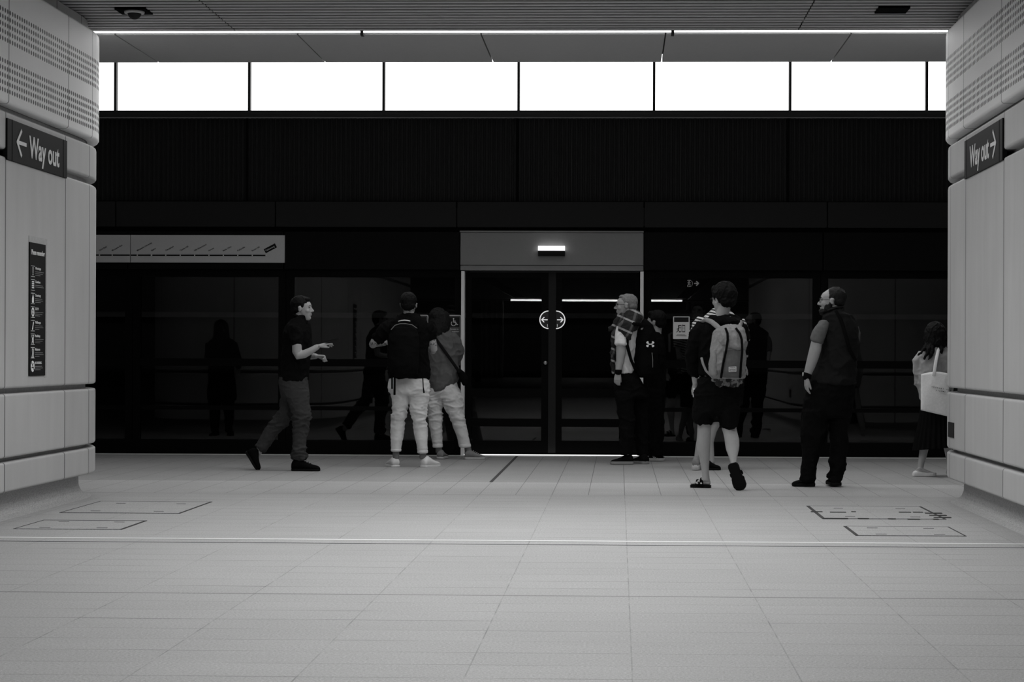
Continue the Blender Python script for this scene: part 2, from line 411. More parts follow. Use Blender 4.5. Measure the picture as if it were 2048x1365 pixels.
# flat soffit panels beyond the led line
YS0, YS1 = 15.80, 17.30
xs = [PX(p, YS0) for p in (228, 598, 962, 1328, 1700)]
pit = (xs[-1]-xs[0])/4
xs = [xs[0]+pit*i for i in range(-6, 12)]
struct(boxes('ceiling', [((a+.006, YS0, CEIL-.012), (b-.006, YS1, CEIL+.03)) for a, b in zip(xs, xs[1:])], M['soffit']))
struct(boxes('ceiling', [((-16, YS0-.02, CEIL+.035), (16, YS1-.16, CEIL+.3)), ((-16, YS1-.2, CEIL+.3), (16, YS1-.16, 5.9))], M['slatback']))
struct(boxes('ceiling', [((-16, YS1-.2, 5.9), (16, 26.6, 6.0))], M['soffit']))
# led line segments
gx = [XL+.005, PX(722, 15.72), PX(1343, 15.72), XR-.005]
lab = ['left', 'middle', 'right']
for i, (a, b) in enumerate(zip(gx, gx[1:])):
    o = boxes('ceiling_light', [((a+.012, 15.705, CEIL-.008), (b-.012, 15.735, CEIL+.02))], M['led']); origin(o)
    tag(o, 'slim bright linear light at the ceiling edge, %s of the three segments in line' % lab[i], 'light', 'linear lights along the ceiling edge')
    if i:
        q = boxes('bracket', [((a-.012, 15.69, CEIL-.035), (a+.012, 15.77, CEIL+.02))], M['slatback'], o)
struct(boxes('trim_1', [((XL, 15.645, CEIL-.0), (XR, 15.695, CEIL+.06)), ((XL, 15.76, CEIL), (XR, 15.80, CEIL+.06))], M['slatback']))
# hall luminaires, out of frame above the walkway
for yy in HALL_Y:
    o = boxes('ceiling_light', [((-2.0, yy-.07, CEIL-.03), (.8, yy+.07, CEIL))], M['slat']); origin(o)
    tag(o, 'long flush ceiling light across the walkway between the pillars', 'light', 'lights across the walkway ceiling')
# camera and recess in slats
def recess(px, withcam):
    c = at(px, 12, 14.67); X = c.x
    nm = 'security_camera' if withcam else 'ceiling_recess'
    t = thing(nm, (X, 14.67, CEIL-.03), 'dark dome camera in a ceiling slot above the left end of the light line' if withcam else 'empty dark slot in the ceiling slats near the right pillar', 'camera' if withcam else 'ceiling slot')
    boxes('housing', [((X-.12, 14.56, CEIL-.024), (X+.12, 14.80, CEIL+.03))], M['blackmat'], t)
    if withcam:
        bm = bmesh.new(); bmesh.ops.create_uvsphere(bm, u_segments=20, v_segments=10, radius=.055, matrix=Matrix.Translation((X+.01, 14.66, CEIL-.03)))
        obj('dome', bm, M['signdark'], t, True)
        bm = bmesh.new(); bmesh.ops.create_cone(bm, cap_ends=True, segments=24, radius1=.075, radius2=.08, depth=.02, matrix=Matrix.Translation((X+.01, 14.66, CEIL-.03)))
        obj('collar', bm, M['slat'], t, True)
recess(267, True); recess(1785, False)

# far wall ---------------------------------------------------------------------
zS = PZ(221.5); zC1 = PZ(237); zC0 = PZ(403.5); zP0 = PZ(456); zH1 = PZ(466); zH0 = PZ(541)
zg1 = PZ(558); 
# windows
mx = [227, 495, 764, 1034, 1306, 1578, 1853]
MX = [PX(p) for p in mx]; pitw = (MX[-1]-MX[0])/6
for i in range(-3, 10):
    a = MX[0]+pitw*i; b = a+pitw
    o = boxes('window_%d' % (i+4), [((a, YW+.10, zS), (b, YW+.12, 5.9))], M['window']); struct(o)
    struct(boxes('window_frame', [((a-.014, YW+.03, zS), (a+.014, YW+.11, 5.9))], M['mull'], o))
bm = bmesh.new(); box(bm, (-16, YW-.02, zC1+.012), (16, YW+.2, zS)); struct(obj('trim_2', bm, M['sill']))
struct(boxes('trim_3', [((-16, YW-.05, zC1), (16, YW+.05, zC1+.010))], M['header']))
# corrugated wall
bm = bmesh.new(); x = -16.0; pr = []
while x < 16:
    pr += [(x, .0), (x+.020, .0), (x+.027, .018), (x+.047, .018)]; x += .054
lo = [bm.verts.new((a, YW+d, zC0)) for a, d in pr]; hi = [bm.verts.new((a, YW+d, zC1)) for a, d in pr]
for i in range(len(pr)-1): bm.faces.new((lo[i], lo[i+1], hi[i+1], hi[i]))
struct(obj('wall_back', bm, M['darkpanel']))
struct(boxes('wall_back', [((-16, YW+.03, zC0-.05), (16, YW+.25, zC1+.05))], M['blackmat']))
sj = [PX(p) for p in (493, 1033, 1575)]
struct(boxes('trim_4', [((a-.012, YW-.012, zC0), (a+.012, YW+.02, zC1)) for a in sj] + [((-16, YW-.015, zC0-.012), (16, YW+.02, zC0+.004))], M['blackmat']))
hl = [(PX(p), z0, z1) for p, z0, z1 in ((1142, PZ(392), PZ(256)), (1250, PZ(392), PZ(256)), (1360, PZ(392), PZ(256)))]
struct(boxes('trim_5', [((a-.0035, YW-.008, z0), (a+.0035, YW+.0, z1)) for a, z0, z1 in hl], M['sill']))
# fascia panels 405..455
fj = [PX(p) for p in (235, 553, 914, 1287, 1652)]; fj = [fj[0]-(4.1), fj[0]-2.05] + fj + [fj[-1]+2.05, fj[-1]+4.1]
struct(boxes('wall_back', [((a+.008, YW-.10, zP0), (b-.008, YW+.03, zC0-.012)) for a, b in zip(fj, fj[1:])], M['darkpanel']))
struct(boxes('wall_back', [((-16, YW-.05, zH1), (16, YW+.1, zP0+.02))], M['blackmat']))
# header boxes over the glazing
hj = [(-16, PX(261)), (PX(261), PX(571)), (PX(571), PX(921.5)), (PX(1286.5), PX(1643)), (PX(1643), 16)]
struct(boxes('trim_6', [((a+.006, YW-.14, zH0), (b-.006, YW+.06, zH1)) for a, b in hj], M['hframe'], bev=.008))
# light lip above and base
struct(boxes('trim_7', [((PX(921), YW-.17, PZ(467)), (PX(1286), YW-.08, PZ(464)))], M['header']))
struct(boxes('baseboard_back', [((-16, YW-.08, 0), (PX(928), YW+.08, PZ(883))), ((PX(1284), YW-.08, 0), (16, YW+.08, PZ(883)))], M['black'], bev=.006))
# tunnel beyond the glass
struct(boxes('wall_tunnel', [((-16, 26.5, -.6), (16, 26.6, 6)), ((-16.2, YW+.2, -.6), (-16, 26.6, 6)), ((16, YW+.2, -.6), (16.2, 26.6, 6))], M['tunnel']))
struct(boxes('floor_tunnel', [((-16, YW+.1, -.7), (16, 26.6, -.5))], M['tunnel']))
struct(boxes('ceiling_tunnel', [((-16, YW+.25, 4.0), (16, 26.5, 4.1))], M['tunnel']))
o = boxes('tunnel_handrail', [((-15.9, 26.40, PZ(637, 26.4)), (15.9, 26.46, PZ(627, 26.4)))], M['rail']); origin(o)
tag(o, 'pale horizontal rail seen faintly behind the dark glass panels', 'rail')
o = boxes('tunnel_walkway', [((-15.9, 25.6, -.5), (15.9, 26.45, PZ(742, 25.6))), ((-15.9, 25.5, PZ(748, 25.5)), (15.9, 25.6, PZ(742, 25.5)))], M['darkpanel']); origin(o)
tag(o, 'dark raised walkway behind the glass panels along the tunnel wall', 'walkway')
# fixed glazed panels
def glazed(p0, p1, label, inner=24):
    x0, x1 = PX(p0), PX(p1); t = thing('glass_screen_panel', ((x0+x1)/2, YW, 0), label, 'glass panel')
    i0, i1 = PX(p0+inner*.62), PX(p1-inner*.62); y0, y1 = YW-.05, YW+.03; zt = zH0; zb = PZ(883)
    fr = [((x0+.004, y0, zb), (i0, y1, zt)), ((i1, y0, zb), (x1-.004, y1, zt)), ((i0, y0, PZ(556)), (i1, y1, zt)),
          ((i0, y0, PZ(735)), (i1, y1, PZ(720))), ((i0, y0+.03, PZ(823)), (i1, y1, PZ(815)))]
    boxes('frame', fr, M['black'], t)
    boxes('glass_pane', [((i0, YW-.015, PZ(720)), (i1, YW-.003, PZ(556)))], M['pane'], t)
    boxes('glass_pane', [((i0, YW-.015, zb), (i1, YW-.003, PZ(735)))], M['pane'], t)
    return t
glazed(-60, 267, 'dark glass screen panel beside the left pillar under the shorter route map')
glazed(267, 573, 'dark glass screen panel left of the walking man')
glazed(573, 925, 'dark glass screen panel behind the walking man and the man in the black tee')
glazed(1287, 1640, 'dark glass screen panel right of the doors with the closing-doors notice')
glazed(1640, 1960, 'dark glass screen panel behind the bearded man reaching the right pillar')
glazed(-370, -62, 'dark glass screen panel hidden behind the left pillar')
glazed(1962, 2270, 'dark glass screen panel hidden behind the right pillar')
# posts
for p, q in ((924, 'left of the sliding doors beside the wheelchair sign'), (1279.8, 'right of the sliding doors behind the grey-haired man')):
    o = boxes('door_post', [((PX(p), YW-.15, 0), (PX(p+6.6), YW-.02, PZ(544)))], M['post'], bev=.004); origin(o)
    tag(o, 'bright narrow metal post ' + q, 'post')
# door portal header
t = thing('door_header', (PX(1104), YW-.1, zH0), 'lighter grey header box above the sliding doors', 'door header')
boxes('fascia', [((PX(922.5), YW-.16, PZ(532)), (PX(1285.5), YW+.05, PZ(467.5)))], M['header'], t, .004)
boxes('lower_lip', [((PX(922.5), YW-.15, PZ(542.5)), (PX(1285.5), YW+.05, PZ(533)))], M['header'], t, .003)
t = thing('door_lamp', (PX(1103.5), YW-.2, PZ(503)), 'small bright bar light on the header above the sliding doors', 'light')
boxes('housing', [((PX(1077), YW-.21, PZ(514)), (PX(1130), YW-.15, PZ(503.5)))], M['signblack'], t)
boxes('lamp_face', [((PX(1077), YW-.22, PZ(503.5)), (PX(1130), YW-.161, PZ(494.5)))], M['lampface'], t)
# sliding doors
def leaf(p0, p1, g0, g1, label, s):
    x0, x1, a, b = PX(p0), PX(p1), PX(g0), PX(g1); y0, y1 = YW-.045, YW+.01
    t = thing('sliding_door', ((x0+x1)/2, YW, 0), label, 'door')
    boxes('frame', [((x0, y0, .03), (a, y1, PZ(546))), ((b, y0, .03), (x1, y1, PZ(546))), ((a, y0, PZ(556)), (b, y1, PZ(546))),
        ((a, y0, PZ(795)), (b, y1, PZ(778))), ((a, y0, PZ(854)), (b, y1, PZ(838))), ((a, y0, .03), (b, y1, PZ(882)))], M['black'], t)
    for zt, zb in ((556, 778), (795, 838), (854, 882)):
        boxes('glass_pane', [((a, YW-.02, PZ(zb)), (b, YW-.008, PZ(zt)))], M['pane'], t)
    return t
dl = leaf(932, 1097, 943, 1083, 'left leaf of the dark glass sliding doors with an arrow pointing left', -1)
dr = leaf(1112, 1279, 1124, 1270, 'right leaf of the dark glass sliding doors with an arrow pointing right', 1)
o = boxes('door_seal', [((PX(1097), YW-.06, .03), (PX(1112), YW+.01, PZ(546)))], M['darkpanel']); origin(o)
tag(o, 'vertical dark meeting strip between the two sliding door leaves', 'door seal')
ys = YW-.05; CYp = 640
def dz(p): return PZ(p, ys)
mpp = ys/F
for d, s in ((dl, -1), (dr, 1)):
    ex = PX(1097 if s < 0 else 1112, ys); c = PX(1104.3, ys); r = 25*mpp*1.0
    F1 = Flat((0, ys, 0), (1, 0, 0), (0, 0, 1)); cz = dz(CYp); rr = 17.7*mpp; e = ex
    # half disc stretched outward from the meeting strip
    pts = [(e, cz-rr)] if s > 0 else [(e, cz+rr)]
    n = 20; pts = []
    for i in range(n+1):
        t = -pi/2+pi*i/n; pts.append((e+s*rr*cos(t)*.98, cz+rr*sin(t)*1.0))
    if s < 0: pts = pts[::-1]
    F1.poly(pts); F1.done('decal_ground', M['decal'], d)
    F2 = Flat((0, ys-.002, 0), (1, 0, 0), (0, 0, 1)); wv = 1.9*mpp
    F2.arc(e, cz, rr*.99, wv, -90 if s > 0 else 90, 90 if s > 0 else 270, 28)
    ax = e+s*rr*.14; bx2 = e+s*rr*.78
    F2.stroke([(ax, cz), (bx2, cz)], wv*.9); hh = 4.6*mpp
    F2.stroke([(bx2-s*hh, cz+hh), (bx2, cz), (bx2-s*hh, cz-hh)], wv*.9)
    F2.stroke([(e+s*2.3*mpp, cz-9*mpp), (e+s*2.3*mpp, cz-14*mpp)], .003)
    F2.done('arrow_decal', M['glowdecal'], d)
bm = bmesh.new(); bmesh.ops.create_cone(bm, cap_ends=True, segments=24, radius1=.021, radius2=.019, depth=.03, matrix=Matrix.Translation((PX(1091.3), YW-.055, PZ(726))) @ Matrix.Rotation(pi/2, 4, 'X'))
kn = obj('door_lock', bm, M['metal'], dl, True)
o = boxes('threshold_light', [((PX(931), YW-.13, .0), (PX(1286), YW-.09, .013))], M['thresh']); origin(o)
tag(o, 'thin bright white strip along the floor under the sliding doors', 'light strip')
o = boxes('door_sill', [((-15.9, YW-.30, .0), (15.9, YW-.14, .004))], M['signgrey']); origin(o)
tag(o, 'pale narrow edge strip on the floor along the foot of the screen wall', 'floor strip')

# route maps --------------------------------------------------------------------
YM = YW-.17
def zmap(p, px=1104): return at(px, p, YM).z
def route(p0, p1, label, stops, endx=None):
    x0, x1 = PX(p0, YM), PX(p1, YM); zt, zb = at(400, 470.5, YM).z, at(400, 525.5, YM).z
    t = thing('route_map', ((x0+x1)/2, YM, zb), label, 'route map')
    boxes('panel', [((x0+.004, YM, zb), (x1-.004, YM+.03, zt))], M['map'], t, .003)
    fr = Flat((0, YM-.0015, 0), (1, 0, 0), (0, 0, 1), .0015); zl = at(400, 511, YM).z; hw = 1.35*mpp
    fr.rect(x0+.006, zl-hw, (PX(endx, YM) if endx else x1-.006), zl+hw); fr.done('route_line', M['signblack'], t)
    for px, nm, bx_ in stops:
        fd = Flat((0, YM-.003, 0), (1, 0, 0), (0, 0, 1), .0015)
        fd.disc(PX(px, YM), zl, 1.25*mpp*(1.3 if nm == 'Epping' else 1), 12); fd.done('stop_dot', M['white'], t)
    for px, nm, bx_ in stops:
        if not nm: continue
        O = V((PX(px, YM)-.002, YM, zl+.045)); 
        if bx_:
            a = radians(28); O = V((PX(px-1, YM), YM-.001, zl+.045))
            fb = Flat(O, (cos(a), 0, sin(a)), (-sin(a), 0, cos(a)), .0012); fb.rect(-.010, -.018, .135, .034); fb.done('name_box', M['signblack'], t)
            text('station_name', nm, O-V((0, .001, 0)), (1, 0, 0), (0, 0, 1), .017, .115, M['signgrey'], t, a, .01, .001)
        else:
            L = len(nm)*.0098
            text('station_name', nm, O, (1, 0, 0), (0, 0, 1), .0165, L, M['signblack'], t, radians(28), .02, .001)
route(-50, 260, 'shorter visible grey route map panel cut off by the left pillar', [(172, 'Chatswood', 0), (198.5, 'North Ryde', 0), (224, 'Macquarie Park', 0)])
st = [274, 302.5, 331, 360, 388.7, 417.3, 446.2, 475, 504, 532]
nm = ['Macquarie University', 'Epping', 'Cherrybrook', 'Castle Hill', 'Hills Showground', 'Norwest', 'Bella Vista', 'Kellyville', 'Rouse Hill', 'Tallawong']
route(260, 569, 'long grey route map panel with slanted station names above the walking man', [(a, b, b == 'Tallawong') for a, b in zip(st, nm)], 530)

# wheelchair signs and notice ---------------------------------------------------
def wheel_sign(p0, p1, label, full=True):
    yy = YW-.062; x0, x1 = PX(p0, yy), PX(p1, yy); zt = PZ(631, yy); zb = PZ(693, yy); k = yy/F
    t = thing('wheelchair_sign', ((x0+x1)/2, yy, zb), label, 'sign')
    f = Flat((0, yy, 0), (1, 0, 0), (0, 0, 1), .003); f.rrect(x0, zb, x1, zt, 3.5*k); f.done('border', M['offwhite'], t)
    f = Flat((0, yy-.004, 0), (1, 0, 0), (0, 0, 1), .002); f.rrect(x0+1.5*k, zb+1.5*k, x1-1.5*k, zt-1.5*k, 2.5*k); f.done('face', M['cloth_mid'], t)
    cx = (x0+x1)/2; f = Flat((0, yy-.006, 0), (1, 0, 0), (0, 0, 1), .002); f.rrect(cx-10*k, zt-24*k, cx+10*k, zt-4.5*k, 1.2*k); f.done('pictogram_ground', M['signdark'], t)
    f = Flat((cx-.5*k, yy-.008, zt-15*k), (1, 0, 0), (0, 0, 1), .002)
    f.arc(-1*k, -2*k, 4.6*k, 1.2*k, -230+360, 20+360, 24); f.disc(-1*k, 7.6*k, 1.4*k, 12)
    f.stroke([(-1*k, 6*k), (-.6*k, .3*k), (3.4*k, .1*k), (5.8*k, -4.6*k), (7.6*k, -3.8*k)], 1.3*k); f.stroke([(-.8*k, 2.8*k), (3*k, 2.6*k)], 1.1*k)
    f.done('wheelchair_symbol', M['white'], t)
    text('lettering', 'Access to', (cx, yy-.006, zt-29.5*k), (1, 0, 0), (0, 0, 1), 2.6*k, 17*k, M['white'], t, 0, .01, .001, 'C')
    text('lettering', 'wheelchair', (cx, yy-.006, zt-34.5*k), (1, 0, 0), (0, 0, 1), 2.6*k, 20*k, M['white'], t, 0, .01, .001, 'C')
wheel_sign(894.5, 922.5, 'small grey sign with white wheelchair symbol beside the left door post')
wheel_sign(828, 856.5, 'small bordered sign mostly hidden behind the man in the black tee')
yy = YW-.06; k = yy/F; x0, x1 = PX(1346, yy), PX(1379, yy); zt, zb = PZ(632.5, yy), PZ(677.5, yy)
t = thing('door_notice', ((x0+x1)/2, yy, zb), 'white notice with black pictogram of a figure at closing doors on the glass', 'notice')
f = Flat((0, yy, 0), (1, 0, 0), (0, 0, 1), .003); f.rrect(x0, zb, x1, zt, 1.2*k); f.done('sheet', M['offwhite'], t)
f = Flat((0, yy-.004, 0), (1, 0, 0), (0, 0, 1), .002); f.rect(x0+2*k, zt-11*k, x1-2*k, zt-1.8*k); f.done('heading_band', M['signdark'], t)
cx = (x0+x1)/2
text('lettering', 'Stand clear of', (cx, yy-.005, zt-5.8*k), (1, 0, 0), (0, 0, 1), 2.4*k, 21*k, M['white'], t, 0, .02, .001, 'C')
text('lettering', 'closing doors', (cx, yy-.005, zt-9.8*k), (1, 0, 0), (0, 0, 1), 2.4*k, 20*k, M['white'], t, 0, .02, .001, 'C')
f = Flat((x0, yy-.004, zt), (1, 0, 0), (0, 0, 1), .002); q = lambda a, b: (a*k, -b*k)
def S(*p, w=.9): f.stroke([q(*a) for a in p], w*k)
S((11, 18), (16, 18), w=1.6); S((11, 18), (11, 21)); S((12, 23), (16, 23), w=1.3); S((12.5, 30.7), (16, 30.7), w=1.6); S((16.2, 17), (16.2, 31), w=.4)
S((18.5, 18), (23.5, 18), w=1.7); S((18.5, 30.7), (23.5, 30.7), w=1.7); S((18.3, 16), (18.3, 31), w=.6); S((23.6, 18), (23.6, 31), w=.6); S((18.5, 23.4), (23.5, 23.4), w=.6)
S((11, 20.5), (11.3, 23), w=1.8); S((11.2, 23), (10, 28), w=1.8); S((10, 27), (8.7, 30.5), (6.5, 31.5), w=1.0); S((10.3, 27), (12.8, 30.5), (13.5, 32)); S((11, 23), (8.5, 25.5), (7.2, 25))
f.disc(11.2*k, -19*k, 1.4*k, 12); f.done('pictogram', M['signblack'], t)
f = Flat((x0, yy-.004, zt), (1, 0, 0), (0, 0, 1), .002); f.stroke([q(8, 36.6), q(24, 36.6)], .55*k); f.stroke([q(6, 38.6), q(26.5, 38.6)], .6*k); f.done('small_print', M['signdark'], t)

# exit sign hanging over the walkway behind the viewpoint (seen reflected) ------
def hang_sign(px, py, Yr, wpx, hpx, label, man):
    D = 2*(YW-.01)-Yr; c = at(px, py, D); X = c.x; Z = c.z; W = wpx*D/F; H = hpx*D/F
    t = thing('hanging_sign', (X, Yr, Z-H/2), label, 'sign')
    boxes('sign_box', [((X-W/2, Yr-.04, Z-H/2), (X+W/2, Yr+.0, Z+H/2))], M['signblack'], t, .004)
    boxes('hanger', [((X-W*.3, Yr-.03, Z+H/2), (X-W*.3+.012, Yr-.018, CEIL)), ((X+W*.3, Yr-.03, Z+H/2), (X+W*.3+.012, Yr-.018, CEIL))], M['slat'], t)
    f = Flat((X, Yr+.003, Z), (-1, 0, 0), (0, 0, 1), .003); u = H/2
    # faces the doors: x to the left in world
    ax = -W*.28
    f.stroke([(ax+u*.6, 0), (ax-u*.5, 0)], u*.3); f.stroke([(ax, u*.55), (ax-u*.6, 0), (ax, -u*.55)], u*.3)
    if man:
        m0 = W*.26
        f.disc(m0, u*.65, u*.18, 10); f.stroke([(m0, u*.4), (m0+u*.1, -u*.1), (m0-u*.3, -u*.4), (m0-u*.2, -u*.8)], u*.25)
        f.stroke([(m0+u*.1, -u*.1), (m0+u*.45, -u*.75)], u*.22); f.stroke([(m0-u*.4, u*.1), (m0, u*.3), (m0+u*.45, u*.15)], u*.18)
        f.arc(m0, 0, u*.95, u*.12, 50, 310, 16)
    f.done('arrow_symbol', M['signlit'], t)
M['signlit'] = mat('lit_symbol', .9, .5, .2, 0, 2.2)
hang_sign(1385.5, 567, -2.0, 27, 14, 'hanging exit sign with running figure and arrow, mirrored in the glass right of the doors', True)

# far end of the hall: bright line and dark end wall (mirrored in the doors)
D = 2*YW+48
zr = at(1140, 600, D).z
a, b = at(1020, 600, D).x, at(1282, 600, D).x; c, d = at(1284, 600, D).x, at(1366, 600, D).x
for (u, v), q in zip(((a, b), (c, d)), ('longer', 'shorter')):
    o = boxes('ceiling_light', [((u+.03, -48.1, zr-.06), (v-.03, -48.0, zr+.02))], M['led_rear']); origin(o)
    tag(o, '%s bright linear light at the far end of the hall mirrored in the door glass' % q, 'light')
struct(boxes('wall_rear', [((-16, -52.2, 0), (16, -52, CEIL)), ((-16, -50, zr+.2), (16, -48.2, CEIL))], M['darkpanel']))
for px in (965, 975, 985, 995, 1005, 1375, 1385, 1395):
    X = at(px, 600, D).x
    o = boxes('slat_fin', [((X-.05, -47.9, 0), (X+.05, -47.5, 3.7))], M['recess']); origin(o)
    tag(o, 'pale upright fin at the far end of the hall mirrored beside the line of light', 'fin', 'upright fins at the far end of the hall')
struct(boxes('wall_left', [((-16.2, -54, 0), (-16, 21.9, 6))], M['recess'])); struct(boxes('wall_right', [((16, -54, 0), (16.2, 21.9, 6))], M['recess']))

# way-out signs on the pillars ----------------------------------------------------
def wayout(side):
    X = (A_ if side < 0 else Bx) ; n = V((-side, 0, 0)); ya, yb = 12.80, 14.20; z0, z1 = 2.465, 2.748
    xs_ = X - side*.012
    lb = 'black Way out sign with arrow pointing %s on the %s pillar' % (('left', 'left') if side < 0 else ('right', 'right'))
    t = thing('way_out_sign', (xs_, (ya+yb)/2, z0), lb, 'sign')
    boxes('panel', [((X+side*.02, ya, z0), (X-side*.012, yb, z1))], M['signblack'], t, .003)
    j = (ya+.10, yb-.10)
    for q in j: boxes('panel_seam', [((X-side*.008, q-.003, z0), (X-side*.0135, q+.003, z1))], M['blackmat'], t)
    Rv = V((0, -side, 0)); R0 = ya if side < 0 else yb
    O = V((xs_-side*.001, R0, z0)); U = V((0, 0, 1))
    w_ = .69
    sx = 13.27-ya if side < 0 else yb-13.97
    text('lettering', 'Way out', O+Rv*sx+U*.067, Rv, U, .148, .72, M['signgrey'], t, 0, .022, .002)
    f = Flat(O, Rv, U, .002); az = .142
    if side < 0:
        f.stroke([(.40, az), (.21, az)], .026); f.stroke([(.295, az+.085), (.205, az), (.295, az-.085)], .026)
    else:
        f.stroke([(1.01, az), (1.18, az)], .026); f.stroke([(1.09, az+.085), (1.185, az), (1.09, az-.085)], .026)
    f.done('arrow', M['signgrey'], t)
wayout(-1); wayout(1)
# information board on the left pillar
X = A_+.004; ya, yb, z0, z1 = 13.31, 13.68, .985, 1.934
t = thing('information_board', (X, (ya+yb)/2, z0), 'tall narrow black rules board with white symbols on the left pillar', 'sign')
boxes('recess_frame', [((A_-.02, ya-.0, z1+.0), (A_+.0035, yb+.055, z1+.045)), ((A_-.02, yb, z0-.015), (A_+.0035, yb+.055, z1))], M['recess'], t)
boxes('board', [((A_-.02, ya, z0), (X+.006, yb, z1))], M['signblack'], t, .002)
O = V((X+.0065, ya, z0)); Rv = V((0, 1, 0)); U = V((0, 0, 1)); H = z1-z0
text('heading', 'Please remember', O+Rv*.03+U*(H-.085), Rv, U, .034, .31, M['signgrey'], t, 0, .02)
its = ['Warnings', 'Caution', 'Courtesy', 'CCTV', 'Walkways', 'Pushing', 'Balance', 'NO SMOKING']
for i, s_ in enumerate(its):
    zc = H-.205-i*.0965
    f = Flat(O, Rv, U, .0015)
    if i < 7:
        f.rect(.025, zc+.036, .108, zc+.039); f.rect(.025, zc-.039, .108, zc-.036)
    c = .066
    if i == 0: f.poly([(c-.007, zc+.03), (c-.005, zc-.01), (c+.005, zc-.01), (c+.007, zc+.03)][::-1]); f.disc(c, zc-.022, .007, 12)
    elif i == 1:
        for q in range(4): f.rect(c-.025, zc+.018-q*.014, c+.025, zc+.026-q*.014)
    elif i == 2: f.rect(c-.02, zc-.03, c+.02, zc+.0); f.poly([(c-.02, zc), (c+.02, zc), (c+.02, zc+.006), (c+.006, zc+.03), (c, zc+.03)]); 
    elif i == 3: f.arc(c, zc, .026, .012); f.disc(c, zc, .010, 12)
    elif i == 4: f.poly([(c-.018, zc-.028), (c+.0, zc-.030), (c+.022, zc+.022), (c+.012, zc+.03)])
    elif i == 5:
        f.disc(c-.018, zc+.026, .006, 10); f.disc(c+.02, zc+.026, .006, 10); f.stroke([(c-.02, zc+.018), (c-.006, zc), (c-.02, zc-.03)], .007); f.stroke([(c+.02, zc+.016), (c+.006, zc-.002), (c+.02, zc-.03)], .007); f.arc(c, zc-.006, .014, .005)
    elif i == 6:
        f.disc(c-.01, zc+.026, .006, 10); f.stroke([(c-.012, zc+.018), (c-.004, zc-.004), (c-.016, zc-.03)], .008); f.rect(c+.016, zc-.032, c+.022, zc+.03); f.rect(c-.028, zc-.034, c+.028, zc-.030)
    else: f.disc(c, zc, .040, 28)
    f.done('symbol', M['offwhite'], t)
    if i == 7:
        f = Flat(O+V((.002, 0, 0)), Rv, U, .001); f.rect(c-.026, zc-.012, c+.02, zc-.004); f.stroke([(c-.02, zc+.02), (c, zc+.005), (c+.016, zc+.024)], .004); f.stroke([(c-.026, zc+.026), (c+.026, zc-.026)], .006); f.done('smoking_mark', M['signblack'], t)
    text('caption', s_, O+Rv*.118+U*(zc+.016), Rv, U, .017, .0125*len(s_)+.03, M['signgrey'], t, 0, .02)
    f = Flat(O, Rv, U, .001)
    for q in range(3 if i % 2 == 0 else 2 + (i > 2)): f.rect(.118, zc-.002-q*.0125, .118+.20-(q == 2)*.07-((i*37+q*13) % 5)*.008, zc+.0015-q*.0125)
    f.done('small_print', M['sole_mid'], t)
# small dark plate on right pillar nose
bm = bmesh.new()
cxx = Bx+RN; a0, a1 = -.13, .13
ring = []
zz0, zz1 = at(1902, 875, 14.8).z, at(1902, 845, 14.8).z
ring = []
for i in range(7):
    s_ = -.20+.25*i/6
    if s_ < 0: x_, y_, nx, ny = Bx, Y0+s_, -1, 0
    else: tt = s_/RN; x_, y_, nx, ny = cxx-RN*cos(tt), Y0+RN*sin(tt), -cos(tt), sin(tt)
    ring.append((x_, y_, nx, ny))
fr_ = [[bm.verts.new((x_+nx*h, y_+ny*h, z)) for (h, z) in ((-.01, zz0), (.006, zz0), (.006, zz1), (-.01, zz1))] for x_, y_, nx, ny in ring]
for p, q in zip(fr_, fr_[1:]):
    for i in range(4): bm.faces.new((p[i], q[i], q[(i+1) % 4], p[(i+1) % 4]))
bm.faces.new(fr_[0][::-1]); bm.faces.new(fr_[-1])
o = obj('wall_plate', bm, M['signdark']); origin(o); tag(o, 'small dark rectangular plate low on the rounded end of the right pillar', 'wall plate')

# floor fittings ------------------------------------------------------------------
xa, xb = -9.0, 9.0; ysn = flr(1104, 1083).y
struct(boxes('trim_8', [((xa, ysn-.02, 0), (xb, ysn+.025, .002))], M['strip']))
struct(boxes('trim_9', [((xa, ysn-.22, 0), (xb, ysn-.03, .0008))], M['floor'])); struct(boxes('trim_10', [((xa, ysn-.236, 0), (xb, ysn-.226, .002))], M['groove']))
p, q = flr(1036, 912.5), flr(980, 965)
xg = (p.x+q.x)/2
o = boxes('expansion_joint', [((xg-.014, q.y, 0), (xg+.014, p.y, .003))], M['groove']); origin(o)
tag(o, 'dark straight joint in the paving leading to the sliding doors', 'floor joint')
def cover(c, label, wl, th=(1, 1, 1, 1)):
    P_ = [flr(*a) for a in c]; x0 = (P_[0].x+P_[3].x)/2; x1 = (P_[1].x+P_[2].x)/2; y1 = (P_[0].y+P_[1].y)/2; y0 = (P_[2].y+P_[3].y)/2
    t = thing('floor_access_cover', ((x0+x1)/2, (y0+y1)/2, 0), label, 'floor cover')
    boxes('cover_plate', [((x0, y0, 0), (x1, y1, .0015))], M['floor'], t)
    w_ = wl
    boxes('edge_frame', [((x0, y0, 0), (x0+w_*th[0], y1, .0025)), ((x1-w_*th[1], y0, 0), (x1, y1, .0025)), ((x0, y0, 0), (x1, y0+.018*th[2], .0025)), ((x0, y1-.018*th[3], 0), (x1, y1, .0025))], M['groove'], t)
    for fx, fy in ((.25, .8), (.78, .8), (.25, .15), (.78, .15)):
        X, Y = x0+(x1-x0)*fx, y0+(y1-y0)*fy
        boxes('lifting_slot', [((X-.035, Y-.007, 0), (X+.035, Y+.007, .003))], M['groove'], t)
cover([(205, 1003.5), (425, 1004.5), (360, 1028), (113, 1026.5)], 'larger floor access cover in front of the left pillar', .010, (1, 1.6, 1, .5))
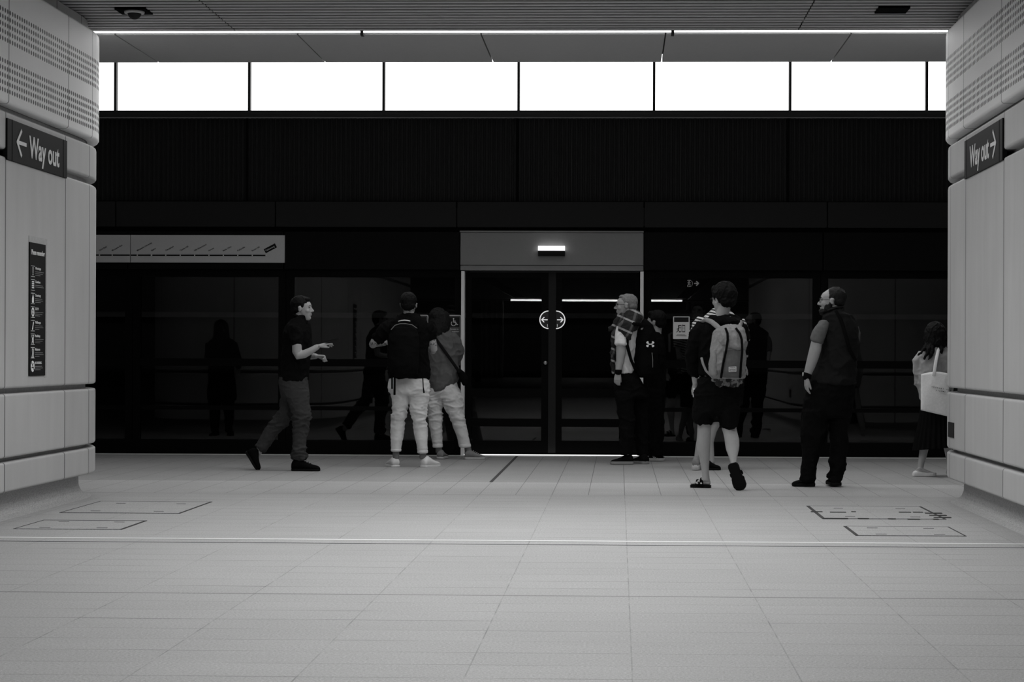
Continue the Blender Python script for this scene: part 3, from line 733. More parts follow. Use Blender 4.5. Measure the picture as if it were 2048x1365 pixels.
cover([(88, 1041), (293, 1042.5), (246, 1060), (25, 1059)], 'smaller floor access cover on the left nearest the white floor strip', .011, (.9, 1.6, .7, 1.3))
cover([(1612, 1012), (1840, 1015), (1898, 1040), (1643, 1038)], 'larger floor access cover with taped edges in front of the right pillar', .024, (1, .8, .9, .3))
cover([(1686, 1053), (1898, 1055), (1934, 1074), (1711, 1072)], 'smaller floor access cover on the right nearest the white floor strip', .022, (1, .5, .9, .3))
random.seed(3)
k_ = 0
for (x0_, x1_, y_) in ((1622, 1645, 1025), (1660, 1692, 1026), (1703, 1712, 1025), (1798, 1822, 1026), (1826, 1846, 1026), (1645, 1696, 1038.5), (1716, 1738, 1038.8), (1776, 1792, 1039.3), (1815, 1840, 1040), (1866, 1878, 1040)):
    a, b = flr(x0_, y_), flr(x1_, y_+.3)
    o = boxes('tape_strip', [((a.x, a.y-.018, 0.0015), (b.x, a.y+.018, .006))], M['groove']); origin(o)
    tag(o, 'scrap of dark tape stuck along the edge of the right floor cover', 'tape', 'dark tape scraps by the right floor cover')
for i in range(9):
    px_, py_ = 1857+(i//3)*9+(i % 3)*11, 1028+(i//3)*4.4
    a = flr(px_, py_)
    o = boxes('tape_strip', [((a.x-.025, a.y-.02, .0015), (a.x+.018, a.y+.02, .006))], M['groove']); origin(o)
    tag(o, 'square of dark check tape at the corner of the right floor cover', 'tape', 'check tape squares at the right floor cover')

# ================================================================== PEOPLE
def loft(bm, secs, seg=18, cap=True, ck=1.0):
    """secs: (center, U*a, W*b) ; closed tube with rounded ends"""
    rings = []
    def ring(c, u, w): return [bm.verts.new(c + u*cos(2*pi*i/seg) + w*sin(2*pi*i/seg)) for i in range(seg)]
    full = list(secs)
    if cap:
        c0, u0, w0 = secs[0]; c1 = secs[1][0]; d = (c0-c1).normalized()*min(u0.length, w0.length)*ck
        pre = [(c0+d*.62, u0*.55, w0*.55), (c0+d*.35, u0*.85, w0*.85)]
        c0, u0, w0 = secs[-1]; c1 = secs[-2][0]; d = (c0-c1).normalized()*min(u0.length, w0.length)*ck
        post = [(c0+d*.35, u0*.85, w0*.85), (c0+d*.62, u0*.55, w0*.55)]
        full = pre+full+post
    for s in full: rings.append(ring(*s))
    for a, b in zip(rings, rings[1:]):
        for i in range(seg): bm.faces.new((a[i], a[(i+1) % seg], b[(i+1) % seg], b[i]))
    bm.faces.new(rings[0][::-1]); bm.faces.new(rings[-1])
def tube3(bm, pts, seg=14, flat=None, ck=1.0):
    """pts: (Vector, ra, rb); ring frame: U = T x Y"""
    secs = []
    for i, p in enumerate(pts):
        a = pts[max(i-1, 0)][0]; b = pts[min(i+1, len(pts)-1)][0]; T = (b-a).normalized()
        ref = flat or V((0, 1, 0))
        U = T.cross(ref)
        if U.length < .2: U = T.cross(V((1, 0, 0)))
        U.normalize(); W = T.cross(U).normalized()
        secs.append((p[0], U*p[1], W*(p[2] if len(p) > 2 else p[1])))
    loft(bm, secs, seg, True, ck)
def ell(bm, c, r, Mx=None, seg=20):
    m = Matrix.Translation(c)
    if Mx is not None: m = m @ Mx.to_4x4()
    m = m @ Matrix.Diagonal((r[0], r[1], r[2], 1))
    bmesh.ops.create_uvsphere(bm, u_segments=seg, v_segments=seg//2, radius=1, matrix=m)
def fold_fn(amp, freq, seedv, sx=1.0, sz=1.0, zf=None):
    sd = V((seedv*7.3, seedv*3.1, seedv*1.7))
    def f(co):
        q = V((co.x*freq*sx, co.y*freq*sx, co.z*freq*sz)) + sd
        n1 = noise.noise(q + .8*V((noise.noise(q*.6), 0, noise.noise(q*.6+V((5, 5, 5))))))
        r = (1-min(1, abs(n1)*3.2))**1.5
        n2 = noise.noise(q*2.3); r2 = (1-min(1, abs(n2)*3.0))**1.5
        a = amp*(zf(co.z) if zf else 1)
        return a*(r*1.7-.5 + r2*.7)
    return f
def remesh(name, bm, m, parent, vox=.008, smooth=4, fold=None):
    bmesh.ops.recalc_face_normals(bm, faces=bm.faces)
    me = bpy.data.meshes.new('tmp'); bm.to_mesh(me); bm.free()
    o = bpy.data.objects.new('tmp', me); COL.objects.link(o)
    md = o.modifiers.new('r', 'REMESH'); md.mode = 'VOXEL'; md.voxel_size = vox; md.adaptivity = 0
    ms = o.modifiers.new('s', 'SMOOTH'); ms.factor = .5; ms.iterations = smooth
    dg = bpy.context.evaluated_depsgraph_get(); dg.update()
    out = bpy.data.meshes.new_from_object(o.evaluated_get(dg)); bpy.data.objects.remove(o)
    out.name = name
    if fold:
        nrm = [v.normal.copy() for v in out.vertices]
        for v, nn in zip(out.vertices, nrm): v.co = v.co + nn*fold(v.co)
        out.update()
    out.materials.clear()
    return link(name, out, m, parent, True)
class Person:
    def __init__(s, Y, fx, fy, label, skin='skin'):
        s.Y = Y; s.k = Y/F; g = at(fx, fy, Y); s.root = thing('person', (g.x, Y, 0), label, 'person'); s.skin = M[skin]; s.bm = bmesh.new(); s.later = []
    def p(s, px, py, dy=0): return at(px, py, s.Y+dy)
    def stack(s, bm, rows, shrink=1.0, hd=.14, dy=0, ck=.18):
        secs = []
        for r in rows:
            y, xl, xr = r[:3]; d = r[3] if len(r) > 3 else dy; h = r[4] if len(r) > 4 else hd
            a = s.p(xl, y, d); b = s.p(xr, y, d); c = (a+b)/2
            secs.append((c, V(((b.x-a.x)/2*shrink, 0, 0)), V((0, h*shrink, 0))))
        if ck < .5:
            c, u, w = secs[0]; secs[0] = (c, u, w)
        loft(bm, secs, 28, True, ck)
    def tube(s, bm, pts, grow=1.0, flat=None, ck=1.0):
        out = []
        for q in pts:
            px, py, dy, hw = q[:4]; hd = q[4] if len(q) > 4 else hw*s.k
            out.append((s.p(px, py, dy), hw*s.k*grow, hd*grow))
        tube3(bm, out, 16, flat, ck)
    def cloth(s, name, stacks=(), tubes=(), m='cloth_black', vox=.009, amp=.006, freq=7, sx=1, sz=1, seed=1, smooth=4, zf=None, parent=None, extra=None, inner=True, hd=.14, body=.82):
        bm = bmesh.new()
        for r in stacks:
            s.stack(bm, r, 1.0, hd)
            if inner: s.stack(s.bm, r, body, hd)
        for t in tubes:
            s.tube(bm, t, ck=.3)
            if inner: s.tube(s.bm, t, .66, ck=.2)
        if extra: extra(bm)
        return remesh(name, bm, M[m], parent or s.root, vox, smooth, fold_fn(amp, freq, seed, sx, sz, zf) if amp else None)
    # ---- head
    def head(s, px, py, dy, ang, sc=.95, pitch=0, hair='hair', style='short', neck=None, glasses=False, beard=False, brow=True, roll=0):
        c = s.p(px, py, dy); a = radians(ang); fw = V((cos(a), sin(a), 0)); rt = V((sin(a), -cos(a), 0)); up = V((0, 0, 1))
        if pitch:
            t = radians(pitch); fw, up = fw*cos(t)+up*sin(t), up*cos(t)-fw*sin(t)
        Mx = Matrix((rt, fw, up)).transposed()
        def L(x, y, z): return c + (rt*x + fw*y + up*z)*sc
        E = lambda bm, x, y, z, r, rot=None: ell(bm, L(x, y, z), [q*sc for q in r], Mx if rot is None else Mx @ rot)
        b = s.bm
        E(b, 0, -.018, .035, (.076, .096, .082))
        secs = [(.045, .018, .069, .076), (.01, .020, .068, .074), (-.03, .022, .064, .071), (-.065, .027, .056, .062), (-.092, .036, .043, .05), (-.108, .046, .028, .036)]
        loft(b, [(L(0, y, z), rt*rx*sc, fw*ry*sc) for z, y, rx, ry in secs], 22)
        tube3(b, [(L(0, .088, .02), .008*sc), (L(0, .104, -.006), .009*sc), (L(0, .116, -.026), .012*sc)], 10)
        for q in (-1, 1):
            E(b, q*.011, .102, -.031, (.008, .010, .007)); E(b, q*.040, .060, -.022, (.024, .026, .026))
            E(b, q*.080, -.006, -.002, (.010, .018, .031), Matrix.Rotation(radians(-12), 3, 'X')); E(b, q*.084, -.010, .012, (.010, .018, .014))
            E(b, q*.028, .080, .030, (.022, .011, .008))
        E(b, 0, .090, -.054, (.021, .012, .0065)); E(b, 0, .089, -.067, (.018, .011, .0065)); E(b, 0, .078, -.098, (.018, .016, .015))
        # neck
        n0 = L(0, -.022, -.05); n1 = neck or (c+V((0, 0, -.19*sc)) - fw*.035)
        r0 = .056*sc
        tube3(b, [(n0, r0), (n0.lerp(n1, .5), r0*1.0), (n1, r0*1.12), (n1+V((0, 0, -.06)), r0*1.3)], 18)
        # hair
        hb = bmesh.new()
        if style == 'short':
            E(hb, 0, -.028, .050, (.086, .104, .090)); E(hb, 0, -.062, .0, (.074, .062, .060)); E(hb, 0, .045, .098, (.055, .040, .026))
            for q in (-1, 1): E(hb, q*.070, .012, .040, (.012, .022, .028)); E(hb, q*.055, -.052, -.004, (.022, .026, .032))
        elif style == 'quiff':
            E(hb, 0, -.028, .056, (.090, .108, .096)); E(hb, 0, -.060, .0, (.078, .066, .066)); E(hb, 0, .040, .108, (.066, .052, .034))
            for q in (-1, 1): E(hb, q*.074, .010, .044, (.014, .028, .034))
        elif style == 'fluffy':
            E(hb, 0, -.028, .062, (.102, .116, .108)); E(hb, 0, -.065, .0, (.084, .068, .066)); E(hb, 0, .055, .095, (.076, .05, .045))
            for q in (-1, 1): E(hb, q*.080, .018, .050, (.018, .034, .036))
        elif style == 'crop':
            E(hb, 0, -.026, .044, (.082, .099, .082)); E(hb, 0, -.060, .002, (.074, .058, .056)); E(hb, 0, .040, .092, (.050, .034, .020))
        elif style == 'reced':
            E(hb, 0, -.036, .046, (.083, .096, .082)); E(hb, 0, -.064, .0, (.076, .056, .060))
            for q in (-1, 1): E(hb, q*.071, -.005, .030, (.011, .02, .04))
        elif style == 'bob':
            E(hb, 0, -.030, .040, (.098, .112, .100)); E(hb, 0, -.060, -.06, (.098, .075, .10)); E(hb, 0, -.052, -.11, (.092, .062, .055))
            for q in (-1, 1): E(hb, q*.083, .0, -.05, (.022, .06, .10))
        s.hair_o = remesh('hair', hb, M[hair], s.root, .006, 2, fold_fn(.005 if style in ('fluffy', 'bob') else .003, 22, px % 7, 1, .6))
        # eyes, brows
        if brow:
            for q in (-1, 1):
                eb = bmesh.new(); E(eb, q*.031, .081, .012, (.012, .010, .006)); obj('eye', eb, M['eye'], s.root, True)
                eb = bmesh.new(); E(eb, q*.031, .090, .034, (.019, .006, .0045)); obj('eyebrow', eb, M[hair], s.root, True)
        if beard:
            eb = bmesh.new()
            E(eb, 0, .070, -.092, (.046, .040, .034)); E(eb, 0, .030, -.086, (.056, .050, .026)); E(eb, 0, .093, -.046, (.024, .012, .006))
            for q in (-1, 1): E(eb, q*.052, .030, -.058, (.018, .036, .034)); E(eb, q*.058, .006, -.035, (.014, .018, .03))
            remesh('beard', eb, M['hair_brown'], s.root, .006, 2, fold_fn(.003, 30, 2))
        if glasses:
            gb = bmesh.new()
            for q in (-1, 1):
                cc = L(q*.033, .104, .008); n = 16
                for i in range(n):
                    t0, t1 = 2*pi*i/n, 2*pi*(i+1)/n
                    P0 = cc + (rt*cos(t0)*.024+up*sin(t0)*.018)*sc; P1 = cc + (rt*cos(t1)*.024+up*sin(t1)*.018)*sc
                    tube3(gb, [(P0, .0016), (P1, .0016)], 6, fw)
                tube3(gb, [(L(q*.056, .102, .012), .0018), (L(q*.078, .04, .012), .0018), (L(q*.080, -.008, .010), .0018)], 6)
            tube3(gb, [(L(-.010, .106, .012), .0016), (L(.010, .106, .012), .0016)], 6)
            obj('glasses', gb, M['signdark'], s.root, True)
        s.L = L; s.E = E; s.hM = Mx; s.hsc = sc; s.hax = (rt, fw, up)
        return L
    # ---- hand
    def hand(s, wrist, d, palm, curl=20, sc=1.0, side=1, spread=4, thumb=35, curls=None):
        d = V(d).normalized(); n = V(palm).normalized(); n = (n-d*n.dot(d)).normalized(); l = d.cross(n).normalized()*side   # l points to thumb side
        w = V(wrist); b = s.bm
        loft(b, [(w+d*q*sc, l*a*sc, n*t*sc) for q, a, t in ((-.01, .024, .019), (.01, .027, .018), (.04, .036, .016), (.07, .040, .014), (.088, .038, .012))], 14)
        for i, (o, ln) in enumerate(((.030, .070), (.010, .078), (-.010, .073), (-.029, .058))):
            base = w+(d*.085+l*o)*sc; a = radians((curls[i] if curls else curl+i*3)); dd = d; pts = [(base-d*.012*sc, .0092*sc), (base, .0092*sc)]
            dd = (d+l*math.tan(radians(spread))*(1.5-i)/1.5*.5).normalized()
            ax = l
            cur = base
            for f_, rr in ((.45, .0088), (.30, .0080), (.25, .0070)):
                dd = (Matrix.Rotation(a, 3, ax*(1 if (Matrix.Rotation(.1, 3, ax) @ d).dot(n) > 0 else -1)) @ dd)
                cur = cur+dd*ln*f_*sc; pts.append((cur, rr*sc))
            tube3(b, pts, 10, l)
        t0 = w+(d*.02+l*.022)*sc; th = radians(thumb); td = (d*cos(th)+l*sin(th)*.8+n*.35).normalized()
        t1 = t0+td*.042*sc; t2 = t1+(td*.7+d*.5+n*.2).normalized()*.032*sc; t3 = t2+(d*.8+td*.3+n*.3).normalized()*.024*sc
        tube3(b, [(t0, .014*sc), (t1, .0115*sc), (t2, .0098*sc), (t3, .0082*sc)], 10, n)
    # ---- shoe
    def shoe(s, heel, d, up=(0, 0, 1), Lh=.28, W=.1, H=.10, m='cloth_black', ms='rubber_dark', sole=.022, lace=None, name='shoe', tongue=True, stripes=False):
        d = V(d).normalized(); up = V(up).normalized(); up = (up-d*up.dot(d)).normalized(); sd = d.cross(up).normalized(); h = V(heel)
        prof = [(.0, .60, .62), (.04, .78, .80), (.14, .86, .98), (.26, .82, 1.0), (.38, .80, .86), (.52, .90, .68), (.68, 1.0, .54), (.82, .96, .46), (.93, .76, .38), (.985, .45, .26)]
        bm = bmesh.new(); rings = []; n = 16
        for t, w_, hh in prof:
            c = h+d*(t*Lh); r = []
            for i in range(n):
                a = 2*pi*i/n; x_ = cos(a); z_ = sin(a)
                zz = (z_*.5+.5)*(hh*H-sole*.6)+sole*.6 if z_ > 0 else sole*.6+(.5+z_*.5)*(hh*H-sole*.6)
                wf = w_*W/2*(abs(x_)**.75)*(1 if x_ > 0 else -1)*(1-.28*max(0, z_))
                r.append(bm.verts.new(c+sd*wf+up*zz))
            rings.append(r)
        for a, b in zip(rings, rings[1:]):
            for i in range(n): bm.faces.new((a[i], a[(i+1) % n], b[(i+1) % n], b[i]))
        bm.faces.new(rings[0][::-1]); bm.faces.new(rings[-1])
        o = obj(name, bm, M[m], s.root, True)
        bm = bmesh.new(); lo, mid, hi = [], [], []
        P2 = [(t, w_) for t, w_, hh in prof]
        loop = [(t*Lh, w_*W/2*1.06) for t, w_ in P2] + [(t*Lh, -w_*W/2*1.06) for t, w_ in P2[::-1]]
        loop = [(-.006, 0)] + loop[:10] + [(Lh*1.01, 0)] + loop[10:]
        for z_, L2, sc in ((0, lo, .97), (sole*.5, mid, 1.0), (sole, hi, .98)):
            for x_, w_ in loop: L2.append(bm.verts.new(h+d*(Lh/2+(x_-Lh/2)*sc)+sd*w_*sc+up*z_))
        k = len(loop)
        for A, B in ((lo, mid), (mid, hi)):
            for i in range(k): bm.faces.new((A[i], A[(i+1) % k], B[(i+1) % k], B[i]))
        bm.faces.new(lo[::-1]); bm.faces.new(hi)
        obj('sole', bm, M[ms], o)
        if lace:
            bm = bmesh.new()
            for i in range(4):
                c = h+d*(Lh*(.42+.08*i))+up*(H*(.84-.09*i)); tube3(bm, [(c-sd*W*.2, .003), (c+up*.004, .003), (c+sd*W*.2, .003)], 6)
            obj('lace', bm, M[lace], o, True)
        if stripes:
            bm = bmesh.new()
            for i in range(3):
                c = h+d*(Lh*(.38+.10*i)); e = sd*(W*.43)
                for q in (-1, 1): tube3(bm, [(c+e*q+up*sole, .004, .002), (c+e*q*.86+up*(H*.55)-d*.02, .004, .002)], 6)
            obj('stripes', bm, M['shoe_white'], o)
        return o
    def done(s, vox=.0055):
        return remesh('body', s.bm, s.skin, s.root, vox, 2)

# ---------------- 1 walking man with phone
P = Person(18.6, 595, 942, 'person in a black polo and grey jeans striding right past the glass holding a phone')
P.head(605, 618, 0, -6, .93, style='short', neck=P.p(600, 646))
P.cloth('shirt', [[(632, 592, 612, 0, .075), (642, 582, 614, 0, .12), (652, 574, 618, 0, .185), (664, 568.5, 621, 0, .21), (680, 566, 621, 0, .195), (695, 565, 621, 0, .185), (715, 564, 620, 0, .17), (735, 563, 619, 0, .17), (750, 560, 616, 0, .17), (761, 558, 614, 0, .17)]],
    [[(592, 660, -.16, 13, .07), (593, 675, -.19, 12.5), (594, 691, -.21, 11)], [(600, 662, .16, 12), (605, 680, .19, 11), (607, 694, .21, 10)]], 'cloth_black', amp=.008, seed=2)
bm = bmesh.new(); P.E(bm, 0, -.072, -.030, (.050, .036, .046)); P.E(bm, 0, -.078, .0, (.062, .036, .05)); remesh('hair', bm, M['hair'], P.root, .006, 2)
bm = bmesh.new(); P.tube(bm, [(589, 630, 0, 3, .055), (601, 636, -.02, 4, .075), (613, 645, 0, 3, .05)]); remesh('collar', bm, M['cloth_black'], P.root, .006, 3)
leg1 = [(783, 570, 618, -.06, .095), (801, 574, 619, -.06, .092), (820, 581, 620, -.06, .088), (840, 588, 621, -.06, .08), (860, 586, 617, -.06, .075), (878, 585, 613, -.06, .07), (900, 585, 612, -.06, .066), (917, 586, 612, -.06, .066)]
zk = PZ(842, 18.6, 600); zan = PZ(908, 18.6, 600)
zfl = lambda z: .6+1.6*math.exp(-((z-zk)/.09)**2)+1.6*math.exp(-((z-zan)/.08)**2)
P.cloth('jeans', [[(752, 559, 615, 0, .16), (765, 558, 615, 0, .165), (780, 560, 617, 0, .165), (795, 564, 618, 0, .15)], leg1],
    [[(578, 783, .08, 16), (576, 805, .1, 16), (573, 826, .1, 15.5), (558, 847, .11, 14.5), (541, 867, .12, 13.5), (526, 888, .13, 12.5), (521, 896, .13, 11)]], 'cloth_dark', amp=.007, freq=9, sz=1.8, seed=4, zf=zfl)
s_ = P.bm
P.tube(s_, [(594, 690, -.21, 9.8), (594, 704, -.21, 9.6), (596, 711, -.21, 9), (608, 709, -.21, 8.2), (622, 702, -.21, 7), (635, 694, -.20, 5.6)])
P.hand(P.p(636, 693, -.20), (1, 0, .28), (0, .25, -1), 12, .95, -1, 3, 22, (4, 14, 26, 34))
P.tube(s_, [(607, 692, .21, 9), (608, 708, .21, 8.5), (620, 713, .18, 7), (632, 713, .14, 5.6)])
P.hand(P.p(633, 713, .13), (1, 0, -.05), (0, -.3, -1), 62, .95, 1, 2, 25)
P.tube(s_, [(599, 905, -.06, 7), (600, 925, -.06, 7)]); P.tube(s_, [(522, 890, .13, 7), (517, 906, .13, 7)])
P.shoe(P.p(583.5, 942, -.06), (1, -.05, 0), Lh=.283, W=.105, H=.125, lace='cloth_black')
P.shoe(P.p(491, 905, .10), (.54, 0, -.84), (.84, 0, .54), Lh=.225, W=.1, H=.12)
P.done()
bm = bmesh.new(); a = P.p(651, 684.5, -.20); b = P.p(678, 677, -.20); d = (b-a).normalized(); u = V((-d.z, 0, d.x))
vs = []
for q in (a, b):
    for e, h in ((-.036, -.004), (.036, -.004), (.036, .004), (-.036, .004)): vs.append(bm.verts.new(q+V((0, 1, 0))*e+u*h))
for f in ((0, 1, 2, 3), (7, 6, 5, 4), (0, 4, 5, 1), (1, 5, 6, 2), (2, 6, 7, 3), (3, 7, 4, 0)): bm.faces.new([vs[i] for i in f])
o = obj('phone', bm, M['signblack']); origin(o); tag(o, 'dark phone held flat in the hand of the walking man', 'phone')

# ---------------- 2 man seen from behind, black tee, light jeans
P = Person(19.28, 820, 935, 'person with short black hair in a black tee and pale jeans, seen from behind', 'tattoo')
P.head(817.5, 611, 0, 88, .97, style='short', neck=P.p(818.5, 640))
P.cloth('tee_shirt', [[(627, 807, 831, 0, .08), (635, 796, 842, 0, .10), (643, 781, 854, 0, .13), (655, 773, 860, 0, .14), (672, 774, 860, 0, .145), (700, 776, 857, 0, .14), (725, 776.5, 858, 0, .135), (745, 777, 859.5, 0, .14), (757, 779, 860, 0, .14)]],
    [[(780, 655, 0, 15), (765, 667, .02, 15), (756, 680, .06, 13.5)], [(852, 654, 0, 14), (861, 667, .02, 13), (862.5, 679, .04, 11.5)]], 'cloth_black', amp=.008, seed=5)
P.cloth('jeans', [[(748, 784, 853, 0, .115), (760, 778, 857.5, 0, .135), (776, 775, 860, 0, .15), (788, 780, 858, 0, .14)],
    [(782, 781, 818, 0, .10), (800, 784, 818, 0, .098), (818, 785, 814.5, 0, .09), (836, 784, 810, 0, .08), (850, 782, 809, .01, .078), (865, 781, 808, .01, .076), (880, 781.5, 805.5, 0, .07), (895, 782, 803, 0, .064), (901, 782, 802, 0, .062)],
    [(782, 815, 860, 0, .10), (800, 819, 857, 0, .098), (818, 821, 853, 0, .09), (836, 826, 851, 0, .08), (850, 826.5, 854, .01, .078), (865, 827, 855, .01, .076), (880, 831, 855, 0, .07), (895, 834, 855, 0, .064), (905, 835, 855.5, 0, .062)]],
    m='cloth_light', amp=.0055, freq=6.5, sz=2.0, seed=6, zf=lambda z: .45+1.8*math.exp(-((z-PZ(829, 19.28, 820))/.10)**2)+.8*math.exp(-((z-PZ(786, 19.28, 820))/.08)**2))
P.cloth('jeans_cuff', [[(898, 781.5, 803, 0, .066), (903, 781.5, 803, 0, .066)]], m='cloth_light', amp=0, vox=.007)
P.cloth('jeans_cuff', [[(901, 834.5, 856, 0, .066), (906.5, 834.5, 856, 0, .066)]], m='cloth_light', amp=0, vox=.007)
P.cloth('sock', [[(896, 785.5, 798.5, 0, .036), (918, 785, 798.5, 0, .038)]], m='sock', amp=0, vox=.006)
P.cloth('sock', [[(900, 839, 853, 0, .036), (918, 839, 852, 0, .038)]], m='sock', amp=0, vox=.006)
P.tube(P.bm, [(757, 676, .05, 9.5), (749, 686, .06, 9.5), (746, 689, .10, 8.5), (752, 688, .25, 7), (770, 686, .33, 6)])
P.tube(P.bm, [(862, 676, .03, 9.5), (865, 688, .03, 9), (867.5, 700, .04, 7.5), (866, 702, .10, 7), (858, 698, .25, 6), (838, 694, .33, 5.5)])
P.hand(P.p(770, 686, .33), (1, .1, .1), (0, 1, 0), 30, .95, 1); P.hand(P.p(838, 694, .33), (-1, .1, .1), (0, 1, 0), 30, .95, -1)
P.shoe(P.p(792, 935, -.04), (-.36, .93, 0), Lh=.28, W=.105, H=.115, m='shoe_white', ms='shoe_white')
P.shoe(P.p(846, 935.5, -.04), (.48, .88, 0), Lh=.28, W=.105, H=.115, m='shoe_white', ms='shoe_white')
P.done()
t = thing('backpack', P.p(808, 752, -.25), 'black backpack worn by the man in the black tee and pale jeans', 'backpack')
Q = P
def pack(P, parent, name, rows, m, amp=.005, seed=3, vox=.009, freq=6):
    bm = bmesh.new(); P.stack(bm, rows, ck=.6); return remesh(name, bm, M[m], parent, vox, 4, fold_fn(amp, freq, seed) if amp else None)
pack(P, t, 'main_bag', [(651, 792, 824, -.2, .05), (657, 784, 832, -.21, .08), (672, 779, 837, -.22, .10), (700, 778, 838, -.23, .11), (730, 778, 838, -.23, .11), (748, 782, 835, -.22, .10)], 'cloth_black')
def strapx(P, parent, name, pts, m='cloth_black', grow=1): 
    bm = bmesh.new(); P.tube(bm, pts); o = obj(name, bm, M[m], parent, True); return o
strapx(P, t, 'haul_loop', [(797, 643, -.20, .9, .004), (802, 641.6, -.215, 1.1, .006), (809, 641, -.22, 1.2, .006), (815, 641.4, -.215, 1.1, .006), (820, 642.6, -.20, .9, .004)], 'white')
strapx(P, t, 'zip_piping', [(782, 660, -.28, .6), (790, 651, -.27, .6), (800, 648, -.27, .6), (812, 648, -.27, .6), (824, 650, -.27, .6), (834, 657, -.28, .6)], 'sole_mid')
strapx(P, t, 'hanging_strap', [(784, 740, -.2, 1.8, .004), (784, 778, -.19, 1.8, .004)]); strapx(P, t, 'hanging_strap', [(789.5, 745, -.2, 2, .004), (789, 790, -.19, 2.2, .005)])
strapx(P, t, 'hanging_strap', [(845, 745, -.17, 1.2, .004), (846.5, 775, -.17, 1, .003), (848, 786, -.17, 1.8, .005)])
strapx(P, t, 'shoulder_strap', [(799, 655, -.14, 4, .012), (797, 640, -.08, 4.5, .012), (796, 634, .02, 4.5, .012), (794, 642, .13, 4.5, .012), (790, 680, .17, 4.5, .012)])
strapx(P, t, 'shoulder_strap', [(830, 655, -.14, 4, .012), (838, 640, -.08, 4.5, .012), (839, 634, .02, 4.5, .012), (842, 642, .13, 4.5, .012), (846, 680, .17, 4.5, .012)])

# ---------------- 3 woman in grey shirt
P = Person(20.8, 900, 919, 'person with dark bob, grey shirt and pale cropped trousers by the left door post')
P.head(878, 640, 0, 72, .93, style='bob', hair='hair_brown', neck=P.p(880, 668), pitch=-8)
bm = bmesh.new(); P.stack(bm, [(628, 858, 898, -.01, .10), (645, 856.5, 900, -.02, .115), (658, 857, 899, -.03, .115), (667, 860, 895, -.04, .10), (672, 866, 886, -.05, .08)], ck=.5); remesh('long_hair', bm, M['hair_brown'], P.root, .007, 3, fold_fn(.004, 20, 5, 1, .4))
P.cloth('shirt', [[(656, 872, 894, 0, .08), (663, 862, 902, 0, .11), (672, 856, 908, 0, .13), (685, 854, 912, 0, .14), (700, 855, 914, 0, .145), (718, 856, 916, 0, .145), (735, 857, 917, 0, .145), (748, 858, 917.5, 0, .15), (758, 858.5, 916.5, 0, .155), (768, 860, 911, 0, .155), (776, 863, 902, 0, .155), (781, 868, 892, 0, .15)]],
    [[(903, 671, 0, 11), (913, 684, 0, 10.5), (918.5, 698, .02, 9.5), (918, 714, .07, 8.5), (914, 727, .14, 7)], [(862, 672, .02, 11), (854, 690, .04, 10), (853, 710, .10, 8.5)]],
    'cloth_mid', amp=.009, freq=5, seed=8)
P.cloth('trousers', [[(752, 864, 908, 0, .11), (768, 861, 914, 0, .125), (785, 856, 921, 0, .14), (795, 858, 922, 0, .12)],
    [(785, 855, 888, 0, .10), (807, 854, 885.5, 0, .1), (836, 856, 884.5, 0, .085), (860, 860, 884.5, 0, .075), (885, 864.5, 884.8, 0, .068), (894, 865.5, 885, 0, .066)],
    [(785, 882, 922, -.02, .10), (807, 886, 925, -.02, .1), (837, 900.5, 928.5, -.03, .085), (860, 909, 934, -.03, .075), (880, 915, 939, -.03, .07), (894, 918, 941.5, -.03, .066)]],
    m='cloth_light', amp=.007, freq=6, sz=2.0, seed=9, zf=lambda z: .35+1.3*math.exp(-((z-PZ(815, 20.8, 900))/.17)**2))
P.cloth('trouser_cuff', [[(889, 865, 885.6, 0, .07), (895, 865, 885.6, 0, .07)]], m='cloth_white', amp=0, vox=.007)
P.cloth('trouser_cuff', [[(888, 917, 941.5, -.03, .07), (894.5, 917.8, 942.3, -.03, .07)]], m='cloth_white', amp=0, vox=.007)
P.cloth('sock', [[(890, 871, 883, 0, .036), (906, 871, 885, 0, .04)]], m='sock', amp=0, vox=.006)
P.cloth('sock', [[(890, 928.5, 941, -.03, .036), (900, 929, 943, -.03, .038), (906, 930, 945, -.03, .038)]], m='sock', amp=0, vox=.006)
P.tube(P.bm, [(914, 724, .13, 6), (900, 728, .2, 5)]); P.hand(P.p(900, 728, .2), (-1, .3, 0), (0, 1, 0), 30, .88, 1)
P.tube(P.bm, [(853, 708, .1, 6), (862, 716, .22, 5)]); P.hand(P.p(862, 716, .22), (1, .3, 0), (0, 1, 0), 30, .88, -1)
P.shoe(P.p(879.5, 918.5, -.06), (.15, .98, 0), Lh=.25, W=.098, H=.10, m='shoe_grey', ms='rubber', sole=.024)
P.shoe(P.p(929, 919, -.05), (.98, .12, 0), Lh=.232, W=.095, H=.105, m='shoe_grey', ms='rubber', sole=.024, lace='shoe_white')
P.done()
t = thing('shoulder_bag', P.p(925, 768, -.1), 'small dark shoulder bag hanging at the hip of the woman in the grey shirt', 'bag')
bm = bmesh.new(); P.tube(bm, [(918, 742, -.08, 5, .05), (924, 750, -.08, 8, .06), (929, 760, -.08, 8.5, .06), (930, 768, -.08, 6, .05)]); remesh('bag_body', bm, M['cloth_black'], t, .008, 3)
strapx(P, t, 'strap', [(868, 672, -.12, 2.6, .006), (880, 690, -.155, 3, .006), (896, 712, -.165, 3, .006), (910, 732, -.165, 3, .006), (919, 745, -.14, 3, .006)], 'cloth_char')

